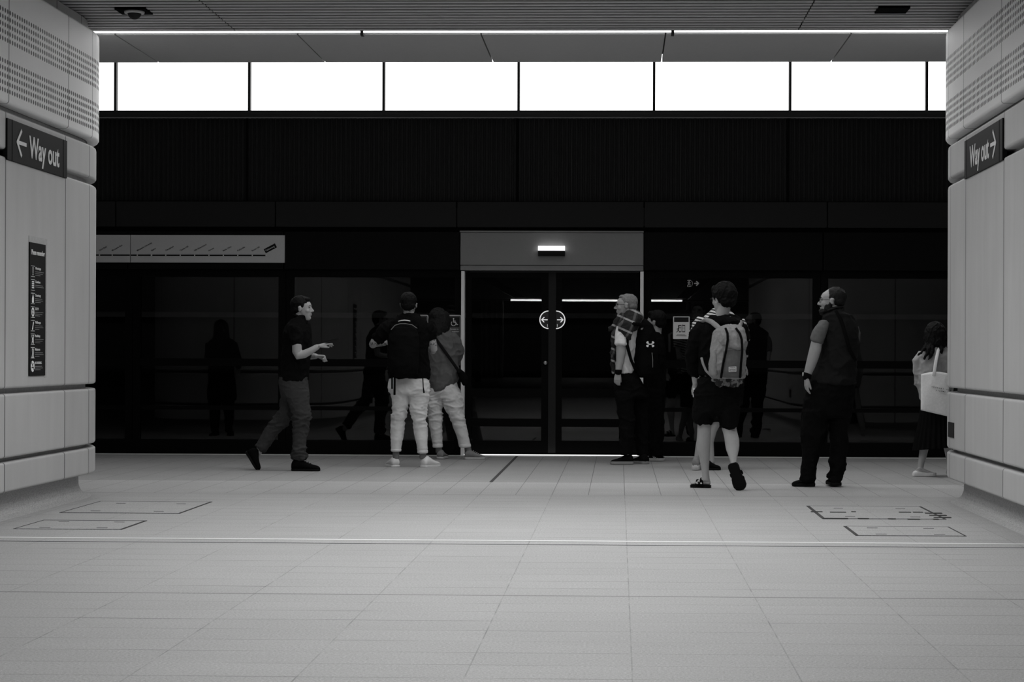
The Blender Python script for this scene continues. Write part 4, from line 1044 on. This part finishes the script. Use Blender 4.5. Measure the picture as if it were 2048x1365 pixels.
# ---------------- 4 grey-haired man with backpack
P = Person(20.0, 1258, 928.5, 'person with cropped grey hair and glasses facing left, plaid top over the shoulders')
P.head(1252, 612, 0, 177, 1.02, style='crop', hair='hair_grey', glasses=True, neck=P.p(1258, 642))
P.cloth('tee_shirt', [[(632, 1243, 1272, 0, .08), (642, 1236, 1282, 0, .15), (655, 1231, 1282, 0, .19), (672, 1229, 1278, 0, .19), (690, 1228, 1276, 0, .18), (710, 1229, 1271, 0, .17), (730, 1231, 1268, 0, .165), (747, 1233, 1267, 0, .165)]],
    [[(1246, 657, -.17, 12), (1243, 672, -.195, 12.5), (1241, 690, -.21, 12.5)], [(1250, 657, .17, 12), (1248, 680, .2, 12)]], 'cloth_white', amp=.006, seed=11)
P.cloth('trousers', [[(744, 1235, 1268, 0, .14), (760, 1228, 1282, 0, .17), (780, 1229, 1292, .02, .18), (795, 1231, 1295, .02, .17)],
    [(785, 1230, 1270, -.08, .1), (813, 1233, 1268, -.08, .1), (842, 1238, 1269, -.08, .09), (875, 1240, 1268, -.08, .08), (909, 1238, 1265, -.08, .075)],
    [(785, 1255, 1296, .1, .1), (813, 1262, 1296, .1, .1), (842, 1268, 1296, .1, .09), (875, 1272, 1296, .1, .08), (910, 1274, 1296, .1, .075)]], m='cloth_black', amp=.007, seed=12)
bm = bmesh.new()
P.stack(bm, [(622, 1252, 1277, 0, .095), (628, 1247, 1282, 0, .15), (638, 1240, 1287, 0, .215), (650, 1233, 1285, 0, .235), (661, 1230, 1279, 0, .245)])
P.tube(bm, [(1243, 634, -.12, 7), (1232, 647, -.15, 6), (1224, 655, -.15, 4.5), (1218, 662, -.15, 2.5)])
P.tube(bm, [(1249, 648, -.215, 15, .05), (1253, 662, -.245, 14, .045), (1257, 672, -.25, 8, .03), (1259, 679, -.25, 4, .02)])
P.tube(bm, [(1231, 660, -.10, 5, .05), (1227, 690, -.1, 4.5, .05), (1226, 715, -.1, 4.5, .05), (1227, 746, -.1, 4, .05)])
remesh('plaid_top', bm, M['plaid'], P.root, .008, 4, fold_fn(.010, 7, 13))
P.tube(P.bm, [(1242, 688, -.2, 10), (1242, 706, -.2, 9.8), (1240, 724, -.2, 7.8), (1236, 744, -.2, 5.8)])
P.hand(P.p(1236, 745, -.2), (-.1, .05, -1), (.2, 1, 0), 14, .92, 1, 2, 18)
strapx(P, P.root, 'wristwatch', [(1237, 741.5, -.2, 7, .036), (1236.5, 746, -.2, 6.8, .035)], 'cloth_black')
P.shoe(P.p(1266.5, 929, -.08), (-1, -.05, 0), Lh=.243, W=.1, H=.11, m='cloth_black', ms='sole_mid', sole=.03)
P.shoe(P.p(1294, 929, .0), (-.62, .78, 0), Lh=.25, W=.1, H=.11, m='cloth_black', ms='sole_mid', sole=.03, stripes=False)
P.done()
t = thing('backpack', P.p(1290, 749, 0), 'black backpack with a pale winged emblem worn by the grey-haired man', 'backpack')
pack(P, t, 'main_bag', [(642, 1277, 1297, 0, .10), (650, 1269, 1306, 0, .13), (668, 1265, 1312, 0, .15), (700, 1264.5, 1316, 0, .16), (730, 1266, 1316, 0, .16), (748, 1270, 1313, 0, .14)], 'cloth_black', .004)
strapx(P, t, 'shoulder_strap', [(1283, 650, -.16, 3.5, .012), (1268, 648, -.245, 4, .014), (1255, 660, -.262, 4, .012), (1254, 690, -.225, 3.5, .012), (1262, 720, -.20, 3, .012), (1270, 738, -.14, 3, .012)])
f = Flat(P.p(1300.5, 689, -.176), (1, 0, 0), (0, 0, 1), .004); k = P.k
for sx_ in (-1, 1):
    for sy_ in (-1, 1):
        f.poly([(x*k*(sx_), y*k*(sy_)) for x, y in ((1.0, .3), (3.2, 2.2), (3.6, 5.8), (6.0, 5.8), (8.2, 3.6), (7.2, 1.6), (3.4, .5))][::(1 if sx_*sy_ > 0 else -1)])
f.rect(-2.2*k, -1*k, 2.2*k, 1*k); f.done('emblem', M['offwhite'], t)
strapx(P, t, 'side_piping', [(1304, 706, -.15, .5), (1305.5, 720, -.15, .6), (1305.5, 735, -.15, .5)], 'sole_mid')
f = Flat(P.p(1284, 658, -.156), (1, 0, 0), (0, 0, 1), .003); f.poly([(-3*k, -1*k), (0, -2.4*k), (3*k, 2*k), (-1*k, 1.6*k)]); f.done('patch', M['sole_mid'], t)

# ---------------- 5 masked person behind
P = Person(20.64, 1310, 922, 'person in a face mask and black clothes half hidden behind the black backpack')
P.head(1311, 646, 0, 160, .93, style='quiff', neck=P.p(1312, 672))
mb = bmesh.new(); P.E(mb, 0, .072, -.055, (.052, .048, .040)); P.E(mb, 0, .098, -.045, (.024, .024, .022)); remesh('face_mask', mb, M['cloth_grey'], P.root, .006, 3)
P.cloth('jacket', [[(666, 1303, 1320, 0, .08), (673, 1297, 1326, 0, .12), (690, 1293, 1331, 0, .14), (720, 1291, 1332, 0, .14), (750, 1293, 1331, 0, .135), (775, 1295, 1330, 0, .13)]],
    [[(1318, 680, -.1, 9), (1322, 705, -.12, 8.5), (1320, 730, -.10, 7), (1306, 742, -.1, 6)]], 'cloth_black', seed=14)
P.cloth('trousers', [[(765, 1295, 1330, 0, .13), (790, 1296, 1329, 0, .13)], [(780, 1297, 1326, -.05, .09), (813, 1298, 1323, -.05, .09), (850, 1299, 1321, -.05, .08), (912, 1299, 1322, -.05, .075)], [(780, 1300, 1330, .1, .09), (850, 1305, 1328, .1, .08), (911, 1306, 1326, .1, .07)]], m='cloth_black', seed=15)
strapx(P, P.root, 'white_lining', [(1294, 645, -.15, 1.6, .02), (1299, 656, -.16, 3.2, .02), (1304, 669, -.16, 2.8, .02), (1308, 682, -.16, 1.2, .01)], 'cloth_white')
P.hand(P.p(1304, 742, -.1), (-1, 0, 0), (0, 1, 0), 30, .85, 1)
P.shoe(P.p(1297, 921.5, -.05), (.97, -.05, 0), Lh=.172, W=.09, H=.085, m='cloth_black', ms='rubber', sole=.026, stripes=True)
P.shoe(P.p(1300, 920, .12), (.97, .1, 0), Lh=.17, W=.09, H=.085, m='cloth_black', ms='rubber', sole=.026)
P.done()

# ---------------- 6 striped top person, hidden behind 7
P = Person(19.07, 1415, 940, 'person in a black and white striped top almost hidden behind the hoodie wearer')
P.head(1441, 600, 0, 110, .95, style='short', neck=P.p(1440, 628))
P.cloth('striped_top', [[(618, 1424, 1456, 0, .09), (628, 1414, 1468, 0, .11), (640, 1402, 1482, 0, .13), (655, 1394, 1490, 0, .14), (690, 1394, 1490, 0, .14), (730, 1396, 1489, 0, .14), (762, 1398, 1488, 0, .14)]],
    [[(1405, 640, 0, 12), (1396, 655, 0, 13), (1389, 672, 0, 12), (1388, 690, .03, 11)], [(1478, 645, 0, 12), (1488, 660, 0, 11), (1489, 680, .04, 10)]], 'stripes', amp=.006, seed=16)
P.cloth('shorts', [[(755, 1397, 1489, 0, .14), (785, 1395, 1487, 0, .14), (810, 1396, 1484, 0, .13)], [(805, 1394, 1436, 0, .11), (842, 1394, 1424, 0, .1)], [(805, 1420, 1470, 0, .11), (842, 1414, 1460, 0, .1)]], m='cloth_black', seed=17)
P.tube(P.bm, [(1410, 835, 0, 11), (1406, 868, 0, 9.5), (1399, 890, 0, 7.5), (1394, 915, 0, 5.5), (1392, 925, 0, 5.5)])
P.tube(P.bm, [(1436, 835, 0, 11), (1425, 862, 0, 8.5), (1420, 885, 0, 7.5), (1423, 912, 0, 5.5), (1424, 926, 0, 5.5)])
P.hand(P.p(1388, 705, .08), (.2, .6, -1), (0, 1, 0), 30, .9, 1); P.tube(P.bm, [(1388, 690, .03, 7), (1388, 706, .08, 6)])
P.hand(P.p(1489, 700, .08), (-.2, .6, -1), (0, 1, 0), 30, .9, 1); P.tube(P.bm, [(1489, 680, .03, 7), (1489, 701, .08, 6)])
P.shoe(P.p(1391, 940.5, -.10), (.1, .99, 0), Lh=.27, W=.095, H=.13, m='shoe_grey', ms='rubber', sole=.05)
P.shoe(P.p(1409, 940.5, -.02), (.98, .1, 0), Lh=.165, W=.09, H=.10, m='cloth_black', ms='rubber_dark')
P.done()

# ---------------- 7 student with grey backpack
P = Person(16.49, 1430, 976, 'person in black hoodie, black shorts and sandals walking away with a large grey backpack')
P.head(1446, 601, 0, 130, .97, style='fluffy', glasses=True, neck=P.p(1444, 632))
eb = bmesh.new(); P.E(eb, -.084, -.004, -.004, (.005, .006, .009)); P.E(eb, -.085, .0, -.016, (.003, .004, .010)); obj('earbud', eb, M['white'], P.root, True)
def hood(bm):
    ell(bm, P.p(1453, 645, -.085), (.118, .095, .052)); ell(bm, P.p(1428, 640, -.03), (.05, .08, .035)); ell(bm, P.p(1474, 642, -.02), (.04, .09, .035))
P.cloth('hoodie', [[(634, 1430, 1472, 0, .10), (642, 1414, 1481, 0, .13), (652, 1402, 1489, 0, .145), (668, 1396, 1493, 0, .15), (700, 1396, 1492, 0, .145), (730, 1398, 1490, 0, .14), (750, 1399, 1489, 0, .14)]],
    [[(1407, 654, 0, 14.5), (1396, 668, 0, 15.5), (1387, 688, .0, 14), (1382, 706, .02, 12.5), (1383, 724, .05, 11.5), (1388, 742, .09, 10), (1390, 754, .12, 9)], [(1482, 656, 0, 13), (1487, 680, .03, 11), (1487, 710, .08, 10)]],
    'cloth_black', amp=.010, seed=18, extra=hood)
P.cloth('patterned_shirt', [[(738, 1409, 1483, 0, .145), (752, 1407.5, 1485, 0, .15), (764, 1408, 1485, 0, .152), (772, 1411, 1482, 0, .15)]], m='pattern', amp=.007, seed=19)
P.cloth('shorts', [[(755, 1400, 1486, 0, .14), (775, 1392, 1486, 0, .145), (800, 1386, 1482, 0, .145), (822, 1384, 1480, 0, .14), (832, 1385, 1479, 0, .12)],
    [(815, 1384, 1428, 0, .12), (835, 1385, 1425, 0, .12), (848, 1391, 1424, 0, .11)], [(815, 1432, 1481, -.02, .12), (838, 1436, 1478, -.03, .12), (855, 1441, 1474.5, -.04, .11)]], m='cloth_black', amp=.009, seed=20)
P.stack(P.bm, [(815, 1394, 1428, 0, .075), (840, 1395, 1424, 0, .07), (865, 1394.5, 1421.7, 0, .058), (885, 1393, 1421, .0, .06), (900, 1394, 1420.5, 0, .055), (918, 1399, 1419, 0, .042), (935, 1402, 1418, 0, .034), (948, 1404, 1418, 0, .032), (962, 1404, 1420, 0, .034)])
P.stack(P.bm, [(825, 1441, 1474, -.02, .075), (845, 1442, 1474, -.03, .07), (858, 1443.5, 1473, -.05, .06), (868, 1446.5, 1475.5, -.08, .055), (880, 1449, 1478.5, -.12, .056), (890, 1450.2, 1479, -.15, .054), (900, 1452, 1478, -.19, .048), (913, 1457, 1475, -.24, .036), (924, 1460.5, 1473.5, -.28, .03), (932, 1461, 1475, -.30, .03)])
def foot(P, heel, d, up, L=.245, W=.085):
    d = V(d).normalized(); up = V(up).normalized(); sd = d.cross(up); h = V(heel)
    secs = [(h+d*L*t+up*(hh*.5), sd*w_*W/2, up*hh*.5) for t, w_, hh in ((.03, .55, .05), (.12, .72, .06), (.3, .7, .075), (.5, .8, .055), (.7, 1.0, .036), (.85, .95, .026), (.95, .7, .02))]
    loft(P.bm, secs, 16)
def sandal(P, heel, d, up, L=.26, W=.1):
    d = V(d).normalized(); up = V(up).normalized(); up = (up-d*up.dot(d)).normalized(); sd = d.cross(up).normalized(); h = V(heel)
    prof = [(0, .45), (.03, .68), (.12, .82), (.3, .76), (.5, .82), (.7, 1.0), (.85, .98), (.95, .72), (1, .4)]
    bm = bmesh.new(); loop = [(t*L, w_*W/2) for t, w_ in prof]+[(t*L, -w_*W/2) for t, w_ in prof[::-1]]
    R2 = [[bm.verts.new(h+d*x_+sd*w_+up*z) for x_, w_ in loop] for z in (0, .012, .024)]; k = len(loop)
    for A, B in zip(R2, R2[1:]):
        for i in range(k): bm.faces.new((A[i], A[(i+1) % k], B[(i+1) % k], B[i]))
    bm.faces.new(R2[0][::-1]); bm.faces.new(R2[-1])
    o = obj('sandal', bm, M['rubber_dark'], P.root)
    for t, hh in ((.42, .072), (.62, .056)):
        bm = bmesh.new(); pts = []
        for i in range(9):
            a = pi*i/8; pts.append((h+d*(t*L)+sd*cos(a)*W*.47+up*(.014+sin(a)*hh), .004, .017))
        secs = []
        for i, (c, a_, b_) in enumerate(pts):
            T = (pts[min(i+1, 8)][0]-pts[max(i-1, 0)][0]).normalized(); nn = T.cross(d).normalized(); secs.append((c, nn*a_, d*b_))
        loft(bm, secs, 10); st_ = obj('strap', bm, M['cloth_black'], o, True)
        bm = bmesh.new(); c = h+d*(t*L)+sd*W*.40*(-1)+up*(.04); ell(bm, c-sd*.008, (.010, .010, .008)); obj('buckle', bm, M['metal'], st_, True)
foot(P, P.p(1419, 971, 0), (-1, .25, 0), (0, 0, 1), .165, .08)
sandal(P, P.p(1421.5, 976.5, 0), (-1, .25, 0), (0, 0, 1), .178, .095)
up2 = V((.30, .93, .22)); d2 = V((.33, .14, -.93))
foot(P, P.p(1466, 934, -.33)+V((0, .03, 0)), d2, up2, .22)
sandal(P, P.p(1464, 928, -.34), d2, up2, .245, .115)
P.tube(P.bm, [(1389, 752, .11, 6.5), (1391, 768, .1, 6)]); P.hand(P.p(1391, 768, .1), (0, .2, -1), (.2, 1, 0), 30, .95, 1)
P.tube(P.bm, [(1487, 708, .1, 7), (1486, 730, .16, 6)]); P.hand(P.p(1486, 730, .16), (-.1, .3, -1), (0, 1, 0), 25, .95, 1)
P.done()
o = boxes('phone', [(P.p(1386.4, 795, .055), P.p(1389.0, 776, .125))], M['white']); origin(o); tag(o, 'pale edged phone in the lowered hand of the student with the grey backpack', 'phone')
t = thing('backpack', P.p(1457, 761, -.26), 'large grey canvas backpack with dark straps worn by the student in black', 'backpack')
pack(P, t, 'main_bag', [(664, 1428, 1488, -.25, .08), (675, 1424, 1492, -.26, .10), (700, 1421, 1492, -.27, .11), (725, 1419, 1491.5, -.27, .115), (740, 1418.5, 1491, -.27, .115), (750, 1419.5, 1491, -.26, .07), (756, 1424, 1490, -.25, .03)], 'pack', .006, 3, .008, 7)
pack(P, t, 'top_flap', [(656, 1436, 1484, -.24, .07), (662, 1431, 1489, -.26, .105), (672, 1429, 1493, -.27, .128), (685, 1430, 1494.5, -.275, .135), (694, 1441, 1492.5, -.28, .13)], 'pack', .008, 6, .008, 9)
pack(P, t, 'front_pocket', [(702, 1446, 1484, -.37, .02), (720, 1444, 1484, -.375, .03), (742, 1441, 1485, -.375, .03), (754, 1441, 1485, -.345, .03)], 'pack2', .003, 5, .007, 7)
pack(P, t, 'side_pocket', [(700, 1422, 1436, -.31, .05), (725, 1420, 1436, -.32, .055), (750, 1421, 1436, -.31, .05)], 'pack', .004, 8)
for pts in ([(1451, 657, -.34, 2.2, .006), (1455, 667, -.40, 2.4, .006), (1455.5, 680, -.42, 2.4, .006), (1452, 703, -.425, 2.3, .006), (1446, 730, -.42, 2.3, .006), (1442, 756, -.405, 2.3, .006)],
            [(1472, 657, -.34, 2.2, .006), (1480, 668, -.40, 2.4, .006), (1483.5, 680, -.415, 2.4, .006), (1484.5, 703, -.42, 2.3, .006), (1482, 730, -.415, 2.3, .006), (1480, 756, -.40, 2.3, .006)]):
    strapx(P, t, 'buckle_strap', pts, 'cloth_black')
k = P.k; O = P.p(1465, 739, -.408); f = Flat(O, (1, .0, .04), (0, 0, 1), .003); f.rect(-7.3*k, -5*k, 7.3*k, 5*k); lb = f.done('label', M['offwhite'], t)
f = Flat(O-V((0, .003, 0)), (1, 0, .04), (0, 0, 1), .001); f.rect(-6.4*k, -4.2*k, 6.4*k, 4.2*k); f.done('label_print', M['pack'], lb)
text('lettering', 'Herschel', O+V((0, -.004, .3*k)), (1, 0, .04), (0, 0, 1), 2.5*k, 10.5*k, M['offwhite'], lb, 0, .01, .001, 'C'); text('lettering', 'SUPPLY CO', O+V((0, -.004, -2.9*k)), (1, 0, .04), (0, 0, 1), 1.2*k, 8*k, M['offwhite'], lb, 0, .01, .001, 'C')
strapx(P, t, 'shoulder_strap', [(1400, 700, .16, 4, .01), (1401, 665, .15, 4, .01), (1402, 645, .04, 4.2, .012), (1411, 639.5, -.07, 4.4, .012), (1423, 644, -.15, 5, .012), (1433, 652, -.20, 5.2, .012), (1441, 660, -.24, 5, .012)], 'pack')
strapx(P, t, 'shoulder_strap', [(1490, 700, .16, 4, .01), (1488, 665, .15, 4, .01), (1485, 648, .04, 4, .012), (1483, 644, -.08, 4, .012), (1479, 655, -.2, 4, .012)], 'pack')
strapx(P, t, 'lower_strap', [(1403, 716, -.16, 2.5, .005), (1406, 728, -.17, 2.5, .005), (1412, 742, -.18, 2.3, .005), (1422, 752, -.2, 2.3, .005)], 'pack')

# ---------------- 8 bearded man
P = Person(16.75, 1640, 972, 'person with dark beard and glasses in a dark vest and black trousers', 'skin2')
P.head(1663, 603, 0, 172, .99, style='reced', hair='hair_brown', glasses=True, beard=True, neck=P.p(1670, 634))
P.cloth('vest', [[(614, 1656, 1682, .01, .09), (622, 1652, 1688, .01, .12), (632, 1647, 1702, 0, .15), (643, 1645, 1712, 0, .165), (657, 1643, 1717, 0, .17), (675, 1643, 1718, 0, .17), (700, 1641, 1717, 0, .165), (718, 1638, 1716, 0, .165), (738, 1632, 1713, 0, .165), (756, 1623, 1712, 0, .17), (768, 1618, 1709, 0, .17)]], m='cloth_char', amp=.010, freq=5, seed=22)
P.cloth('shirt_sleeve', [], [[(1650, 647, -.09, 10), (1643, 659, -.12, 13), (1636, 674, -.13, 13.5), (1633, 684, -.13, 13)]], 'cloth_mid', amp=.005, seed=23)
P.cloth('shirt_sleeve', [], [[(1708, 655, .05, 10), (1711, 675, .1, 10), (1710, 700, .14, 9)]], 'cloth_mid', amp=.005, seed=24)
bm = bmesh.new(); P.tube(bm, [(1657, 621, -.02, 3.2, .085), (1667, 617, -.03, 3.6, .085), (1677, 616, .0, 3.2, .08)]); remesh('collar', bm, M['cloth_char'], P.root, .007, 3)
strapx(P, P.root, 'cross_strap', [(1672, 622, -.14, 3.2, .006), (1682, 640, -.166, 3.6, .006), (1691, 670, -.178, 3.6, .006), (1700, 700, -.172, 3.6, .006), (1711, 722, -.12, 3.4, .006)], 'cloth_black')
P.tube(P.bm, [(1634, 682, -.13, 11), (1631, 698, -.13, 11.8), (1626, 716, -.13, 11.2), (1620, 735, -.13, 9.5), (1614, 752, -.13, 7.3)])
P.hand(P.p(1613, 753, -.13), (-.03, .0, -1), (1, .25, 0), 13, 1.0, 1, 2, 14)
P.tube(P.bm, [(1710, 700, .14, 7), (1704, 725, .2, 6)]); P.hand(P.p(1704, 725, .2), (-.3, .3, -1), (-1, 0, 0), 25, .95, -1)
wt = strapx(P, P.root, 'wristwatch', [(1614.5, 749.5, -.13, 9, .040), (1613.5, 755.5, -.13, 8.6, .038)], 'cloth_black')
bm = bmesh.new(); ell(bm, P.p(1606, 749, -.135), (.008, .02, .018)); obj('watch_face', bm, M['metal'], wt, True)
P.cloth('trousers', [[(762, 1620, 1709, 0, .155), (780, 1612, 1709, 0, .16), (800, 1608, 1707, 0, .155), (820, 1607, 1705, 0, .15), (832, 1607, 1703, 0, .13)],
    [(822, 1605, 1657, -.02, .12), (861, 1602, 1654, -.02, .11), (885, 1603, 1647, -.02, .1), (912, 1604, 1639, -.02, .09), (935, 1601, 1634, -.02, .085), (955, 1599.6, 1630, -.02, .08), (963, 1601, 1630, -.02, .08)],
    [(822, 1654, 1703, .03, .12), (861, 1659, 1696, .03, .11), (885, 1662, 1694.5, .03, .1), (912, 1662, 1693, .03, .09), (925, 1656.5, 1692, .03, .085), (937, 1660, 1690, .03, .08), (947, 1656, 1687.5, .03, .08), (955, 1654, 1686, .03, .08), (962, 1659, 1685, .03, .08)]], m='cloth_black', amp=.008, seed=25)
P.shoe(P.p(1629.5, 973, -.02), (-.99, .06, 0), Lh=.2, W=.11, H=.10, m='cloth_black', ms='rubber_dark', sole=.028, lace='cloth_char')
P.shoe(P.p(1673, 972.5, -.08), (-.05, .99, 0), Lh=.29, W=.115, H=.10, m='cloth_black', ms='rubber_dark', sole=.028)
P.done()

# ---------------- 9 woman with tote bag
P = Person(18.24, 1848, 952, 'person with long dark hair in grey cardigan and black pleated skirt beside the right pillar')
P.head(1871, 671, .0, 75, .93, style='bob', hair='hair', neck=P.p(1872, 698))
def strand(bm):
    for pts in ([(1862, 688, -.07, 6), (1858, 700, -.12, 4.5), (1853, 710, -.135, 3), (1849, 718, -.14, 1.5)], [(1866, 690, -.08, 6), (1864, 704, -.13, 4), (1860, 714, -.14, 2.5), (1857, 720, -.145, 1.4)],
                [(1856, 686, -.05, 5), (1849, 698, -.1, 3.5), (1842, 706, -.11, 2), (1836, 711, -.11, 1)], [(1880, 690, -.08, 6), (1882, 702, -.12, 3.5), (1884, 708, -.12, 1.5)]): P.tube(bm, pts)
    P.stack(bm, [(655, 1853, 1889, -.02, .10), (665, 1849.5, 1893, -.02, .11), (678, 1848, 1894, -.02, .11), (690, 1851, 1892, -.03, .10)])
bm = bmesh.new(); strand(bm); remesh('long_hair', bm, M['hair'], P.root, .006, 2, fold_fn(.005, 24, 5, 1, .4))
P.cloth('cardigan', [[(691, 1861, 1884, 0, .09), (698, 1848, 1893, 0, .11), (708, 1838, 1900, 0, .125), (722, 1835, 1903, 0, .13), (745, 1834, 1903, 0, .13), (770, 1836, 1902, 0, .13), (790, 1839, 1900, 0, .13), (802, 1842, 1898, 0, .125)]],
    [[(1844, 708, 0, 10), (1836, 722, -.01, 9), (1833.5, 742, -.01, 7.5), (1835, 760, .01, 7.2), (1839, 776, .03, 5.5), (1840, 781, .03, 5)], [(1894, 708, 0, 10), (1903, 725, -.01, 9), (1905, 750, 0, 7.5), (1904, 770, 0, 7)]], 'cloth_grey', amp=.009, freq=6, seed=27)
P.tube(P.bm, [(1840, 778, .03, 4), (1840.5, 785, .03, 4)]); P.hand(P.p(1840.5, 784, .03), (.05, .3, -1), (1, 0, 0), 35, .8, 1)
P.tube(P.bm, [(1904, 770, 0, 4.5), (1902, 785, 0, 4)]); P.hand(P.p(1902, 785, 0), (-.1, .3, -1), (-1, 0, 0), 30, .8, -1)
def skirt():
    bm = bmesh.new(); n = 144; rings = []
    for y_, xl, xr, hd in ((793, 1843, 1897, .12), (810, 1841, 1900, .13), (830, 1839.5, 1903, .14), (850, 1836.5, 1906, .15), (875, 1831, 1911, .17), (898, 1826, 1915, .19)):
        a, b = P.p(xl, y_), P.p(xr, y_); c = (a+b)/2; rx = (b.x-a.x)/2; g = (y_-790)/110*.010
        rings.append([bm.verts.new((c.x+(rx+g*sin(24*2*pi*i/n))*cos(2*pi*i/n), c.y+(hd+g*sin(24*2*pi*i/n))*sin(2*pi*i/n), c.z+(0.02*cos(2*pi*i/n+.5) if y_ > 890 else 0))) for i in range(n)])
    for a, b in zip(rings, rings[1:]):
        for i in range(n): bm.faces.new((a[i], a[(i+1) % n], b[(i+1) % n], b[i]))
    bm.faces.new(rings[0]); 
    return obj('pleated_skirt', bm, M['cloth_black'], P.root, True)
skirt()
P.stack(P.bm, [(785, 1845, 1895, 0, .10), (815, 1848, 1896, 0, .10)])
P.tube(P.bm, [(1858, 810, 0, 14), (1853, 850, 0, 11), (1849.5, 890, 0, 9.5), (1846, 910, 0, 8), (1842, 928, 0, 6.3), (1840, 942, 0, 6)])
P.tube(P.bm, [(1884, 810, .05, 14), (1890, 850, .1, 10), (1894, 885, .18, 9), (1897, 905, .22, 7.5), (1900, 928, .2, 6)])
P.shoe(P.p(1825.5, 952.5, -.02), (.98, .05, 0), Lh=.225, W=.09, H=.055, m='shoe_white', ms='shoe_white', sole=.032, tongue=False)
P.shoe(P.p(1893, 948, .2), (.98, .05, 0), Lh=.225, W=.09, H=.055, m='shoe_white', ms='shoe_white', sole=.032)
strapx(P, P.root, 'ankle_strap', [(1833, 939, -.02, 1.3, .004), (1840, 936.5, -.06, 1.3, .004), (1847, 939, -.02, 1.3, .004), (1852, 944, -.04, 1.3, .004)], 'metal')
loft(P.bm, [(P.p(x_, y_, -.02), V((0, .03, 0)), V((0, 0, h_))) for x_, y_, h_ in ((1833, 943, .015), (1842, 941, .03), (1852, 944, .02), (1862, 946.5, .012), (1868, 947.5, .009))], 14)
P.done()
t = thing('tote_bag', P.p(1870, 825, -.2), 'pale canvas tote bag with small curved lettering hung from the woman beside the right pillar', 'bag')
bm = bmesh.new(); rows = []
corn = lambda u, v: (1842+(-.5)*v + u*((1896-1842)+v*7), (749-5*sin(u*pi*.9)*1.0)*(1-v)+(821+14*u)*v - (0 if v else 0))
nu, nv = 16, 18
def gp(u, v, sgn):
    px, py = corn(u, v)
    th = .012+.055*sin(pi*min(1, max(0, u)))**.6*(.25+.75*sin(pi*v*.92)**.8)
    wr = .004*noise.noise(V((u*4+v*2, v*3, 1.7)))
    return P.p(px, py, -.215-sgn*(th*.5)+wr)
G = [[[bm.verts.new(gp(i/nu, j/nv, sg)) for i in range(nu+1)] for j in range(nv+1)] for sg in (1, -1)]
for q in (0, 1):
    for j in range(nv):
        for i in range(nu): bm.faces.new((G[q][j][i], G[q][j][i+1], G[q][j+1][i+1], G[q][j+1][i]))
for j in range(nv):
    for i in (0, nu): bm.faces.new((G[0][j][i], G[0][j+1][i], G[1][j+1][i], G[1][j][i]))
for i in range(nu):
    for j in (0, nv): bm.faces.new((G[0][j][i], G[0][j][i+1], G[1][j][i+1], G[1][j][i]))
obj('bag_body', bm, M['canvas'], t, True)
for dyy in (-.245, -.19):
    strapx(P, t, 'handle', [(1867.5, 752, dyy, 3.2, .003), (1869, 742, dyy, 3.2, .003), (1872, 722, dyy+.02, 3.2, .003), (1876.5, 702, dyy+.06, 3, .003), (1879, 697, -.10, 3, .003), (1881, 697, .0, 3, .003)], 'canvas')
k = P.k
for s__, pts, dy_ in (('ABSENET ANN', [(1863+3.7*i, 773.5+.75*i) for i in range(11)], 0), ('STUDIO', [(1871.5+3.4*i, 781+.6*i) for i in range(6)], 0)):
    for ch, (px_, py_) in zip(s__, pts):
        if ch == ' ': continue
        text('letter', ch, P.p(px_, py_+1.2, -.2575), (1, 0, -.2), (.2, 0, 1), 2.0*k, 1.9*k, M['signdark'], t, 0, .02, .004)

# ---------------- person beyond the left pillar, seen only mirrored in the glass
P = Person(16.85, -10, 966, 'person with long hair and dark coat, seen only reflected in the left glass')
P.head(-9, 629, 0, 60, .95, style='bob', hair='hair', neck=P.p(-9, 660))
bm = bmesh.new(); P.stack(bm, [(615, -30, 12, 0, .11), (640, -33, 15, 0, .12), (670, -36, 18, 0, .12), (690, -34, 16, 0, .11)], ck=.6); remesh('long_hair', bm, M['hair'], P.root, .009, 3)
P.cloth('coat', [[(655, -30, 12, 0, .10), (668, -50, 32, 0, .14), (700, -52, 34, 0, .15), (760, -48, 30, 0, .14), (820, -52, 36, 0, .15), (850, -54, 38, 0, .15)]], [[(-44, 676, 0, 14), (-54, 715, -.03, 12), (-50, 750, -.1, 10)], [(26, 676, 0, 14), (37, 715, -.03, 12), (34, 750, -.1, 10)]], 'cloth_black', seed=31)
P.cloth('trousers', [[(840, -50, -10, 0, .1), (900, -44, -14, 0, .08), (950, -40, -18, 0, .07)], [(840, -10, 32, 0, .1), (900, 0, 28, 0, .08), (950, 4, 24, 0, .07)]], m='cloth_black', seed=32)
P.hand(P.p(-48, 754, -.12), (.3, 0, -1), (0, 1, 0), 30, .9, 1); P.hand(P.p(32, 754, -.12), (-.3, 0, -1), (0, 1, 0), 30, .9, -1)
P.tube(P.bm, [(-29, 935, 0, 7), (-29, 955, 0, 7)]); P.tube(P.bm, [(14, 935, 0, 7), (14, 955, 0, 7)])
P.shoe(P.p(-29, 966, -.06), (-.15, .98, 0), Lh=.25, W=.1, H=.1); P.shoe(P.p(14, 966, -.06), (.15, .98, 0), Lh=.25, W=.1, H=.1)
P.done()
